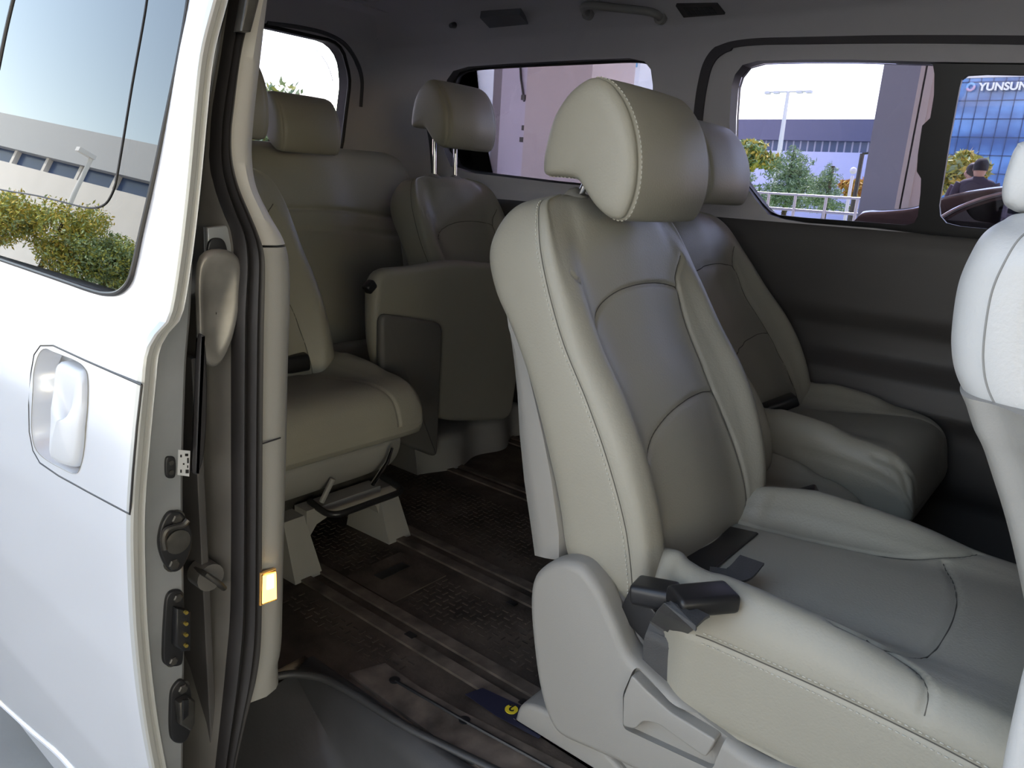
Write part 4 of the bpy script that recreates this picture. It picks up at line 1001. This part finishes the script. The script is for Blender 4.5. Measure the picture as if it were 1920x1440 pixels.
# white office block seen past the beige column
def rect_at(px0, px1, py0, py1, Y):
    a = aty(px0, py0, Y); c = aty(px1, py1, Y); return a[0], c[0], c[2], a[2]
Y0 = 40; p = aty(1100, 160, Y0); q = aty(1225, 100, Y0)
b = MB(); b.box((p[0]-14, Y0, 0), (aty(1198, 150, Y0)[0], Y0+12, 22)); wb = b.build('office_block', CONCL, smooth=False); tag(wb, 'white office block with narrow blue windows past the beige column', 'building')
for x in (1140, 1160, 1175, 1186):
    for k in range(3):
        a = aty(x, 130, Y0); b = MB(); b.box((a[0]-.25, Y0-.06, a[2]-1.0+k*2.6-1.5), (a[0]+.30, Y0+.05, a[2]+.6+k*2.6-1.5)); b.build('window', mat('blue_pane', (.10, .30, .45), .1, spec=.8) if 'blue_pane' not in bpy.data.materials else bpy.data.materials['blue_pane'], wb, smooth=False)
# long factory with dark parapet
Yf = 62
a = aty(1370, 218, Yf); c = aty(1640, 232, Yf); d = aty(1370, 258, Yf); e = aty(1370, 270, Yf)
zt_ = (a[2]+c[2])/2; zb_ = (d[2]+aty(1630, 270, Yf)[2])/2; zw = zb_-1.0
fac = thing('factory', 'long factory with dark blue parapet above a pale wall, through the side window', 'building', (a[0]+10, Yf, 0))
x0, x1 = a[0]-60, aty(1700, 254, Yf)[0]
b = MB(); b.box((x0, Yf, 0), (x1, Yf+20, zb_-.8)); b.build('wall', mat('pale_blue_wall', (.62, .68, .92), .6), fac, smooth=False)
b = MB(); b.box((x0, Yf-.4, zb_), (x1, Yf+20, zt_)); b.build('parapet', mat('dark_blue_cladding', (.13, .14, .22), .5), fac, smooth=False)
b = MB(); b.box((x0, Yf+.1, zb_-.8), (x1, Yf+19, zb_)); b.build('window_band', mat('band_glass', (.08, .12, .2), .2), fac, smooth=False)
bn = bpy.data.materials['band_glass'].node_tree; g_ = bn.nodes.new('ShaderNodeTexCoord'); sx = bn.nodes.new('ShaderNodeSeparateXYZ'); bn.links.new(g_.outputs['Object'], sx.inputs[0])
m1_ = bn.nodes.new('ShaderNodeMath'); m1_.operation = 'PINGPONG'; m1_.inputs[1].default_value = .28; bn.links.new(sx.outputs[0], m1_.inputs[0])
m2_ = bn.nodes.new('ShaderNodeMath'); m2_.operation = 'LESS_THAN'; m2_.inputs[1].default_value = .06; bn.links.new(m1_.outputs[0], m2_.inputs[0])
mx_ = bn.nodes.new('ShaderNodeMix'); mx_.data_type = 'RGBA'; mx_.inputs[6].default_value = (.08, .12, .2, 1); mx_.inputs[7].default_value = (.4, .42, .5, 1); bn.links.new(m2_.outputs[0], mx_.inputs[0]); bn.links.new(mx_.outputs[2], bn.nodes['Principled BSDF'].inputs['Base Color'])
# blue glass tower with lettering
Yt = 48
ta = aty(1775, 160, Yt); tb = aty(1990, 160, Yt)
tow = thing('glass_office', 'blue glass office building with white rooftop lettering', 'building', (tb[0], Yt, 0))
GB = bpy.data.materials.new('blue_curtain_wall'); GB.use_nodes = True
n = GB.node_tree.nodes; l = GB.node_tree.links; bs = n['Principled BSDF']; bs.inputs['Roughness'].default_value = .12; bs.inputs['Specular IOR Level'].default_value = .6
tc = n.new('ShaderNodeTexCoord'); no = n.new('ShaderNodeTexNoise'); no.inputs['Scale'].default_value = .22; no.inputs['Detail'].default_value = 5; mp = n.new('ShaderNodeMapping'); mp.inputs['Scale'].default_value = (1, 1, 2.4)
l.new(tc.outputs['Object'], mp.inputs[0]); l.new(mp.outputs[0], no.inputs['Vector']); cr_ = n.new('ShaderNodeValToRGB'); cr_.color_ramp.elements[0].color = (.02, .10, .33, 1); cr_.color_ramp.elements[1].color = (.12, .33, .75, 1); cr_.color_ramp.elements[0].position = .4; cr_.color_ramp.elements[1].position = .6
l.new(no.outputs[0], cr_.inputs[0]); l.new(cr_.outputs[0], bs.inputs['Base Color'])
zt2 = aty(1850, 146, Yt)[2]
b = MB(); b.box((ta[0]-1.2, Yt, 0), (tb[0]+20, Yt+15, zt2)); b.build('curtain_wall', GB, tow, smooth=False)
b = MB(); gx = np.arange(ta[0]-1.2, tb[0]+20, .56)
for x in gx: b.box((x-.02, Yt-.05, 0), (x+.02, Yt+.02, zt2))
for z in np.arange(.8, zt2, .92): b.box((ta[0]-1.2, Yt-.05, z-.025), (tb[0]+20, Yt+.02, z+.025))
b.build('mullions', mat('mullion_blue', (.03, .07, .2), .4), tow, smooth=False)
b = MB(); b.box((ta[0]-1.3, Yt-.1, zt2), (tb[0]+20, Yt+15, zt2+.5)); b.build('parapet', CONCL, tow, smooth=False)
pt = aty(1833, 170, Yt-.25); pe = aty(1920, 172, Yt-.25)
vs, fs = textmesh('YUNSUNG', 1.0, .12, .03); vs[:, 0] -= vs[:, 0].min(); wfull = vs[:, 0].max(); s = (pe[0]-pt[0])/(wfull*.80)
hgt = aty(1850, 158, Yt)[2]-aty(1850, 172, Yt)[2]; sy = hgt/.70
tv = np.stack([pt[0]+vs[:, 0]*s, np.full(len(vs), Yt-.25)-vs[:, 2], pt[2]+vs[:, 1]*sy], 1)
obj('lettering', tv, fs, mat('white_lettering', (.85, .87, .9), .4), tow, smooth=False)
pc = aty(1820, 163, Yt-.25); R1 = hgt*.62; b = MB()
for col_, a0, a1 in (('l', 0, 0),): pass
def ring(a0, a1, m, nm):
    b = MB(); pts = [(pc[0]+R1*.72*math.cos(t), Yt-.25, pc[2]+R1*.72*math.sin(t)) for t in np.linspace(math.radians(a0), math.radians(a1), 24)]; b.tube(pts, R1*.30, n=10); b.build(nm, m, tow)
ring(20, 200, mat('logo_blue', (.25, .50, .85), .4), 'logo_arc'); ring(200, 380, mat('logo_pink', (.60, .42, .62), .4), 'logo_arc')
# column beyond the second pane (dusk grey) at the far right
x2 = aty(1912, 300, 15.4)[0]; colm(x2, x2+1.2, 15.4, 16, 'column', mat('brown_column', (.22, .19, .20), .6), 'brownish column at the right edge behind the pale headrest', z1=4.6)

# ---- lawn, fence, lamp post behind the fence
Yn = 15.
zt1 = aty(1520, 367, Yn)[2]; zt2_ = aty(1520, 397, Yn)[2]
fx0 = aty(1300, 380, Yn)[0]; fx1 = aty(1640, 380, Yn)[0]
b = MB(); b.box((fx0-12, Yn+.3, 0), (aty(1668, 380, Yn)[0], 44, .28)); lawn = b.build('lawn', mat('grass', (.22, .33, .08), .9, bump=1, bscale=30, var=.4, vscale=3), smooth=False); tag(lawn, kind='stuff'); lawn['label'] = 'bright green lawn behind the steel railing'; lawn['category'] = 'grass'
RAILS = mat('railing_steel', (.45, .45, .46), .35, .6)
fn = thing('railing', 'steel pipe railing in front of the green conifers', 'railing', ((fx0+fx1)/2, Yn, 0))
pr = MB()
for z in (zt1, zt1-.27, zt2_): pr = pr.tube([(fx0, Yn, z), (fx1, Yn, z)], .024 if z == zt1 else .014, n=10)
pr.build('rails', RAILS, fn)
for x in (1440, 1490, 1548, 1607): 
    p = aty(x, 380, Yn); b = MB(); b.tube([(p[0], Yn, 0), (p[0], Yn, zt1)], .028, n=10); b.build('post', RAILS, fn)
# ---- foliage
def foliage(name, blobs, n, size, cols, parent=None, label=None, cat='tree', seed=0, trunk=None, needles=False):
    r = np.random.default_rng(seed); V_ = []; F_ = []; MI = []
    tot = sum(bb[3]*bb[4]*bb[5] for bb in blobs)
    for bb in blobs:
        k = int(n*(bb[3]*bb[4]*bb[5])/tot)+8
        d = r.normal(size=(k, 3)); d /= np.linalg.norm(d, axis=1, keepdims=True); rad = r.uniform(.45, 1.0, (k, 1))**.6; rad *= 1+.25*np.sin(d[:, :1]*9+d[:, 1:2]*7+seed)
        c = V(bb[:3])+d*rad*V(bb[3:6]); c[:, 2] = np.maximum(c[:, 2], .5)
        a = r.normal(size=(k, 3)); a[:, 2] -= .2; a /= np.linalg.norm(a, axis=1, keepdims=True); bq = np.cross(a, r.normal(size=(k, 3))); bq /= np.linalg.norm(bq, axis=1, keepdims=True)
        s = size*r.uniform(.6, 1.3, (k, 1)); w = .35 if not needles else .22
        for i in range(k):
            j = len(V_); V_ += [c[i]-a[i]*s[i], c[i]+bq[i]*s[i]*w, c[i]+a[i]*s[i], c[i]-bq[i]*s[i]*w]; F_.append((j, j+1, j+2, j+3)); MI.append(r.integers(0, len(cols)))
    root = thing(name, label, cat, (blobs[0][0], blobs[0][1], trunk if trunk is not None else 0))
    vs = np.array(V_)-ORG[root]; me = bpy.data.meshes.new('foliage'); me.from_pydata(vs.tolist(), [], F_); me.update()
    for c_ in cols: me.materials.append(c_)
    me.polygons.foreach_set('material_index', MI); o = bpy.data.objects.new('foliage', me); COL.objects.link(o); o.parent = root; ORG[o] = ORG[root]
    top = max(bb[2] for bb in blobs); b = MB(); b.tube([(blobs[0][0], blobs[0][1], .28 if (blobs[0][1] > 15 and blobs[0][1] < 44 and blobs[0][0] > fx0-25) else 0), (blobs[0][0]+.05, blobs[0][1], top)], [.16*top/5, .05], n=8); b.build('trunk', mat('bark', (.10, .07, .05), .9) if 'bark' not in bpy.data.materials else bpy.data.materials['bark'], root)
    return root
G1 = mat('leaf_green', (.22, .32, .15), .6); G2 = mat('leaf_deep_green', (.12, .20, .10), .6); G3 = mat('leaf_light_green', (.36, .46, .24), .6); YG = mat('leaf_yellow_green', (.42, .42, .08), .6); OR = mat('leaf_orange', (.55, .27, .08), .6); YE = mat('leaf_gold', (.60, .45, .08), .6)
for q in (G1, G2, G3, YG, OR, YE):
    q.node_tree.nodes['Principled BSDF'].inputs['Subsurface Weight'].default_value = 0
def conifer(px, pytop, pybase, Y, wpx, label, seed, cols=(G1, G1, G2, G3), n=5000):
    t = aty(px, pytop, Y); z1 = t[2]; z0 = aty(px, pybase, Y)[2]; w = abs(aty(px+wpx/2, pytop, Y)[0]-t[0]); H = z1-z0; bl = []; r = random.Random(seed)
    bl.append((t[0], Y, z0+H*.35, w*.55, w*.55, H*.36))
    for k in range(26):
        f = (k+.5)/26; z = z0+H*(.05+.9*f); ww = w*1.5*(1-f)**.55; an = r.uniform(0, 6.28); rr = ww*r.uniform(.3, .7)
        bl.append((t[0]+math.cos(an)*rr, Y+math.sin(an)*rr, z, ww*.42+.06*w, ww*.42+.06*w, H*.09))
    bl.append((t[0], Y, z1-H*.08, w*.12, w*.12, H*.10))
    return foliage('conifer_tree', bl, n, .15*H/4, list(cols), None, label, 'tree', seed, trunk=0, needles=True)
conifer(1488, 275, 392, 26, 130, 'bushy green conifer right of the lamp post, behind the fence', 1, n=9000)
conifer(1560, 305, 395, 24, 80, 'smaller green conifer against the clad column, behind the fence', 2, n=5000)
conifer(1398, 310, 395, 24, 75, 'greyish green conifer at the left corner of the side window', 3, cols=(G1, G3, G2), n=5000)
def crown(px, py, Y, rx, ry, label, seed, cols, n=3500, size=.14, parts=9):
    c = aty(px, py, Y); k = Y/FOC*1.25; bl = []; r = random.Random(seed); bl.append((c[0], Y, c[2], rx*k*.6, rx*k*.6, ry*k*.6))
    for i in range(parts):
        an = r.uniform(0, 6.28); q = r.uniform(.3, .85); bl.append((c[0]+math.cos(an)*rx*k*q, Y+r.uniform(-1, 1)*rx*k*.5, c[2]+math.sin(an)*ry*k*q, rx*k*.34, rx*k*.34, ry*k*.3))
    return foliage('tree', bl, n, size, list(cols), None, label, 'tree', seed)
crown(1402, 298, 30, 42, 26, 'pine with yellow green crown behind the left conifer', 5, (YG, G3, G1, YE), n=4000)
crown(1602, 350, 21, 18, 14, 'small orange autumn tree beside the clad column', 6, (OR, OR, YE), n=1200, size=.1)
crown(1795, 330, 16, 34, 34, 'yellow green pine behind the two people', 7, (YG, YG, G3, YE), n=2600, size=.10)
crown(505, 215, 34, 40, 45, 'pale green tree outside the tailgate window', 8, (G3, G1, YG), n=5000) if False else None
c = atx(500, 205, -30); bl = [(-30, c[1], c[2]-1.6, 2.2, 2.2, 2.2), (-30, c[1]+.8, c[2], 1.1, 1.1, 1.2), (-30, c[1]-1.6, c[2]-.5, 1.6, 1.6, 2.0), (-30, c[1]+1.6, c[2]-2.6, 1.5, 1.5, 1.4), (-31, c[1]+3.0, c[2]-2.8, 1.3, 1.3, 1.0)]
foliage('tree', bl, 5000, .22, [G3, G1, YG], None, 'pale green tree outside the tailgate window', 'tree', 8)
Yp = 34; pt_ = aty(1478, 172, Yp); pb_ = aty(1462, 300, Yp)
lp = thing('floodlight_mast', 'tall white light mast with crossbar above the factory roof', 'lamp post', (pt_[0], Yp, 0))
b = MB(); b.tube([(pt_[0], Yp, .28), (pt_[0], Yp, pt_[2])], [.16, .07], n=12); b.build('mast', mat('mast_white', (.8, .8, .82), .4), lp)
b = MB(); b.tube([(pt_[0]-.9, Yp, pt_[2]), (pt_[0]+.9, Yp, pt_[2])], .04, n=8); b.build('crossbar', bpy.data.materials['mast_white'], lp)
for dx in (-.9, -.5, .5, .9):
    b = MB(); b.box((pt_[0]+dx-.11, Yp-.12, pt_[2]-.08), (pt_[0]+dx+.11, Yp+.12, pt_[2]+.03)); b.build('floodlight', bpy.data.materials['mast_white'], lp, smooth=False)
Yp2 = 19; q = aty(1617, 288, Yp2)
b = MB(); b.tube([(q[0], Yp2, .28), (q[0], Yp2, q[2])], .05, n=8); b.tube([(q[0], Yp2, q[2]), (q[0]+.25, Yp2, q[2]+.03)], .03, n=6); o = b.build('lamp_post', STEEL); tag(o, 'thin dark pole close to the clad column', 'lamp post')
q = aty(1600, 320, 17); b = MB(); b.tube([(q[0], 17, .28), (q[0], 17, q[2]-.1)], .035, n=8); o = b.build('garden_lamp', bpy.data.materials['mast_white']); tag(o, 'small white globe garden lamp before the orange tree', 'lamp')
bmq = bmesh.new(); bmesh.ops.create_uvsphere(bmq, u_segments=16, v_segments=10, radius=.07); vv = np.array([v.co[:] for v in bmq.verts])+V((q[0], 17, q[2])); ff = [tuple(v.index for v in f.verts) for f in bmq.faces]; bmq.free(); obj('globe', vv, ff, bpy.data.materials['mast_white'], o)
# ---- dark car parked beyond the van
Ycar = 4.3
def cp(x, y, Y=Ycar): return aty(x, y, Y)
CARP = mat('black_car_paint', (.02, .018, .022), .12, .2, coat=1); CARW = glassmat('car_window', (.08, .07, .08), .08)
top = [cp(*p) for p in ((1580,412),(1588,400),(1598,394),(1640,392),(1690,386),(1725,374),(1760,362),(1810,351),(1860,344),(1920,342),(2000,350),(2100,372),(2200,410))]
car = thing('parked_car', 'dark car with glossy curved roof parked beyond the van', 'car', (top[6][0], Ycar+.9, 0))
car_parts0 = len(COL.objects)
R = []
tp_ = spline([(p[0], p[2]) for p in top], 60)
zb = .35
for i, (x, z) in enumerate(tp_):
    k = i/59; w = .85; bel = max(min(z-.05, 1.30), zb+.2); wt = .85-max(0, z-bel)*.5
    Yk = Ycar+.95
    R.append([(x, Yk-w, zb), (x, Yk-w-.03, zb+.3), (x, Yk-w-.02, bel-.1), (x, Yk-w+.01, bel), (x, Yk-wt+.02, z-.03), (x, Yk-wt+.10, z), (x, Yk, z+.02), (x, Yk+wt-.10, z), (x, Yk+wt-.02, z-.03), (x, Yk+w, bel), (x, Yk+w+.03, zb+.3), (x, Yk+w, zb)])
# patch through rings, linear around
G = np.array(R); gobj('car_body', G, CARP, car, ang=45)
wa = [cp(x, y, Ycar+.03) for x, y in ((1764,410),(1790,395),(1820,382),(1860,369),(1910,360),(1990,362))]
b = MB(); b.tube(spline([p-V((0, .02, 0)) for p in wa], 30), .012, n=8); b.build('window_trim', CHROME, car)
wv = [(p[0], Ycar+.09, p[2]-.02) for p in wa]+[(wa[-1][0], Ycar+.09, 1.15), (wa[0][0], Ycar+.09, 1.15)]
b = MB(); b.prism(wv, (0, -.02, 0), (0, .0, 0)); b.build('side_window', CARW, car, smooth=False)
for x in (tp_[8][0], tp_[48][0]):
    for y in (Ycar+.08, Ycar+1.62): 
        b = MB(); b.tube([(x, y, .34), (x, y+.22, .34)], .33, n=28); w_ = b.build('wheel', RUBBER, car); b = MB(); b.tube([(x, y-.01, .34), (x, y+.03, .34)], .2, n=20); b.build('hub', CHROME, w_)

# ---- two people behind the dark car
def person(px, pyhead, Y, shirt, label, face, cap, seed, face_dir):
    h = aty(px, pyhead, Y); x, y, zt = h; hh = .235
    foot = zt-1.72; root = thing('person', label, 'person', (x, y, foot))
    sk_ = mat('skin_%d' % seed, (.42, .26, .19), .6); f = 0
    # clothed body: rings from ankles to neck (one continuous surface per leg pair merged in torso by overlap)
    def rg(z, rx, ry, ox=0, oy=0, n=16): return [(x+ox+rx*math.cos(t), y+oy+ry*math.sin(t), foot+z) for t in np.linspace(0, 2*math.pi, n, endpoint=False)]
    R = [rg(.86, .165, .11), rg(.95, .17, .115), rg(1.10, .155, .105), rg(1.28, .19, .115), rg(1.38, .215, .11), rg(1.44, .19, .09), rg(1.48, .09, .065), rg(1.50, .065, .06)]
    gobj('shirt', patch(np.array(R), 40, 40), shirt, root)
    for s in (-1, 1):
        b = MB(); b.tube(spline([(x+s*.20, y, foot+1.41), (x+s*.245, y+.01, foot+1.28), (x+s*.265, y+.03, foot+1.08), (x+s*.25, y-.04, foot+.90)], 16), list(np.linspace(.062, .042, 16)), n=12); b.build('sleeve', shirt, root)
        b = MB(); b.tube(spline([(x+s*.09, y, foot+.90), (x+s*.10, y, foot+.5), (x+s*.10, y+.01, foot+.08)], 16), list(np.linspace(.095, .055, 16)), n=12); b.build('trouser_leg', mat('dark_trousers', (.03, .03, .035), .8) if 'dark_trousers' not in bpy.data.materials else bpy.data.materials['dark_trousers'], root)
        b = MB(); b.pillow(spline([(x+s*.10-.05, y+.08, foot), (x+s*.10-.055, y-.05, foot), (x+s*.10, y-.19, foot), (x+s*.10+.055, y-.05, foot), (x+s*.10+.05, y+.08, foot)], 20, True), (0, 0, .08), .02); b.build('shoe', BLACK, root)
        # hand with fingers
        hx, hy, hz = x+s*.25, y-.05, foot+.87; b = MB(); b.tube([(hx, hy, hz+.03), (hx, hy-.01, hz-.01), (hx, hy-.015, hz-.06)], [.026, .036, .034], n=10)
        for q in range(4): b.tube([(hx, hy-.04+q*.02, hz-.05), (hx-.01*s, hy-.045+q*.021, hz-.10), (hx-.03*s, hy-.045+q*.021, hz-.135+.006*abs(q-1.5))], [.009, .008, .006], n=8)
        b.tube([(hx, hy-.04, hz), (hx-.02*s, hy-.07, hz-.04), (hx-.025*s, hy-.075, hz-.07)], [.010, .009, .007], n=8); b.build('hand', sk_, root)
    dx, dy = math.cos(face_dir), math.sin(face_dir)
    P_ = [(-.118, .05, .04), (-.10, .055, .06), (-.06, .068, .082), (-.02, .074, .094), (.02, .076, .098), (.06, .072, .095), (.10, .05, .07), (.118, .02, .03)]
    R = []
    for z, rx, ry in P_:
        ring = []
        for t in np.linspace(0, 2*math.pi, 28, endpoint=False):
            lx = ry*math.cos(t); ly = rx*math.sin(t)
            if abs(t) < .3 or abs(t-2*math.pi) < .3: lx += .022*max(0, 1-abs(z+.02)/.05)     # nose
            ring.append((x+lx*dx-ly*dy, y+lx*dy+ly*dx, zt-.125+z))
        R.append(ring)
    b = MB(); b.tube([(x, y, foot+1.44), (x+dx*.01, y+dy*.01, foot+1.56)], [.06, .055], n=14); b.build('neck', sk_, root)
    hd = gobj('head', patch(np.array(R), 30, 56), sk_, root)
    for s in (-1, 1):
        e = V((x+dx*.088-s*dy*.032, y+dy*.088+s*dx*.032, zt-.12)); b = MB(); b.tube([e, e+V((dx*.008, dy*.008, 0))], .010, n=10); b.build('eye', BLACK, hd)
        e = V((x-s*dy*.076, y+s*dx*.076, zt-.13)); b = MB(); b.tube([e-V((0, 0, .028)), e, e+V((0, 0, .028))], [.008, .013, .009], n=8); b.build('ear', sk_, hd)
    e = V((x+dx*.085, y+dy*.085, zt-.185)); b = MB(); b.tube([e+V((-dy*.022, dx*.022, 0)), e+V((dx*.008, dy*.008, 0)), e+V((dy*.022, -dx*.022, 0))], .005, n=6); b.build('mouth', mat('lips', (.3, .12, .1), .6), hd)
    m_ = mat('cap_cloth', (.012, .012, .014), .85) if cap else mat('dark_hair', (.02, .014, .012), .6)
    R = []
    for z, k in ((-.03 if cap else -.07, 1.0), (.02, 1.02), (.06, .99), (.10, .80), (.125, .5), (.132, .1)):
        ring = []
        for t in np.linspace(0, 2*math.pi, 28, endpoint=False):
            front_ = max(0, math.cos(t)); zz = z+(.055*front_**2 if z < 0 else 0); lx = .106*k*math.cos(t)-.008; ly = .086*k*math.sin(t)
            ring.append((x+lx*dx-ly*dy, y+lx*dy+ly*dx, zt-.115+zz))
        R.append(ring)
    gobj('cap' if cap else 'hair', patch(np.array(R), 24, 56), m_, root)
    if cap:
        b = MB(); o_ = []
        for t in np.linspace(-1.2, 1.2, 14): lx = .08+.10*math.cos(t)**1; ly = .075*math.sin(t)/math.sin(1.2); o_.append((x+lx*dx-ly*dy, y+lx*dy+ly*dx, zt-.085))
        b.prism(o_, (0, 0, 0), (0, 0, .006)); b.build('cap_brim', m_, root)
    return root
DK = mat('dark_shirt', (.035, .028, .045), .8); PU = mat('dark_plum_shirt', (.06, .04, .06), .8)
ph = aty(1842, 299, 12.0); person(1842, 299, 12.0, DK, 'person in black cap and dark shirt, seen from behind past the dark car', False, True, 1, math.radians(110))
person(1829, 307, 12.6, PU, 'person with dark hair mostly hidden behind the one in the black cap', True, False, 2, math.radians(200))
b = MB(); b.box((ph[0]-3, 11.2, 0), (ph[0]+4, 14.6, ph[2]-1.72)); o = b.build('raised_walk', CONC, smooth=False, origin=(ph[0], 12.5, 0)); tag(o, 'raised pavement under the two people behind the dark car', 'pavement')

# ---- what the door glass mirrors: a sunlit hall, trees and a lamp post on the camera's side
dirn = V((-.212, -.977, 0)); side_ = V((.977, -.212, 0)); HC = V((-49, -16.8, 0))
def hp3(s, z, off=0): return tuple(HC+side_*s+dirn*(-off)+V((0, 0, z)))
def hbox(s0, s1, z0, z1, o0, o1):
    b = MB(); v = [hp3(s, z, o) for o in (o0, o1) for s, z in ((s0, z0), (s1, z0), (s1, z1), (s0, z1))]
    return b.add(v, [(0,1,2,3),(7,6,5,4),(0,4,5,1),(1,5,6,2),(2,6,7,3),(3,7,4,0)])
hall = thing('exhibition_hall', 'sunlit pale hall with a dark window strip, mirrored in the door glass', 'building', hp3(0, 0))
hbox(-60, 75, 0, 9.2, 0, -20).build('wall', CONCL, hall, smooth=False)
hbox(-60, 75, 9.2, 10.1, -.3, -20).build('window_strip', mat('strip_glass', (.05, .09, .2), .2), hall, smooth=False)
hbox(-60, 75, 10.1, 12.3, .2, -20).build('fascia', mat('pale_grey_fascia', (.42, .44, .47), .6), hall, smooth=False)
b = MB()
for k in range(40):
    m2 = hbox(-60+k*3.3, -60+k*3.3+.25, 9.2, 10.1, 0, -.3); b.add(m2.v, m2.f)
b.build('mullions', CONCL, hall, smooth=False)
def mirror_at(px, py, dist):
    """where the door glass shows something at this photo pixel: point at the given distance on the mirrored ray"""
    p = ad(px, py); d = ray(px, py); n_ = V((0, -1, .25)); n_ /= np.linalg.norm(n_); r_ = d-2*np.dot(d, n_)*n_
    return p+r_/math.hypot(r_[0], r_[1])*dist
for (px, py, rr, n, lab, cols, sd_) in ((215, 490, 2.1, 5000, 'yellow green tree mirrored low in the corner of the door glass', (YG, G3, G1), 21), (110, 425, 2.2, 5000, 'tree with yellowing leaves mirrored in the middle of the door glass', (YG, YG, G3, YE), 22), (10, 405, 1.8, 3000, 'tree with golden leaves mirrored at the left edge of the door glass', (YG, YE, G3), 23)):
    c = mirror_at(px, py, 36); r_ = random.Random(sd_); bl = [(c[0], c[1], c[2], rr*.6, rr*.6, rr*.5)]
    for k in range(9):
        an = r_.uniform(0, 6.28); q = r_.uniform(.4, 1)*rr; bl.append((c[0]+math.cos(an)*q*.5, c[1]+math.sin(an)*q, c[2]+r_.uniform(-.6, .5)*rr, rr*.32, rr*.32, rr*.25))
    foliage('tree', bl, n*2, .095, list(cols), None, lab, 'tree', sd_)
a = mirror_at(172, 290, 40); b = MB(); b.tube([(a[0], a[1], 0), (a[0], a[1], a[2])], [.16, .10], n=10); b.box((a[0]-.2, a[1]-.1, a[2]-.1), (a[0]+.2, a[1]+.7, a[2]+.1)); o = b.build('lamp_post', bpy.data.materials['mast_white']); tag(o, 'white lamp post mirrored in the door glass before the hall', 'lamp post')

# ---- shared groups for look-alikes
GR = {'seat': 'grey leather seats inside the van', 'column': 'columns of the canopy', 'tree': 'trees around the car park', 'building': 'buildings around the car park', 'lamp post': 'tall posts outside', 'person': 'people behind the dark car'}
for o in S.objects:
    if o.parent is None and o.get('category') in GR and not o.get('group'): o['group'] = GR[o['category']]
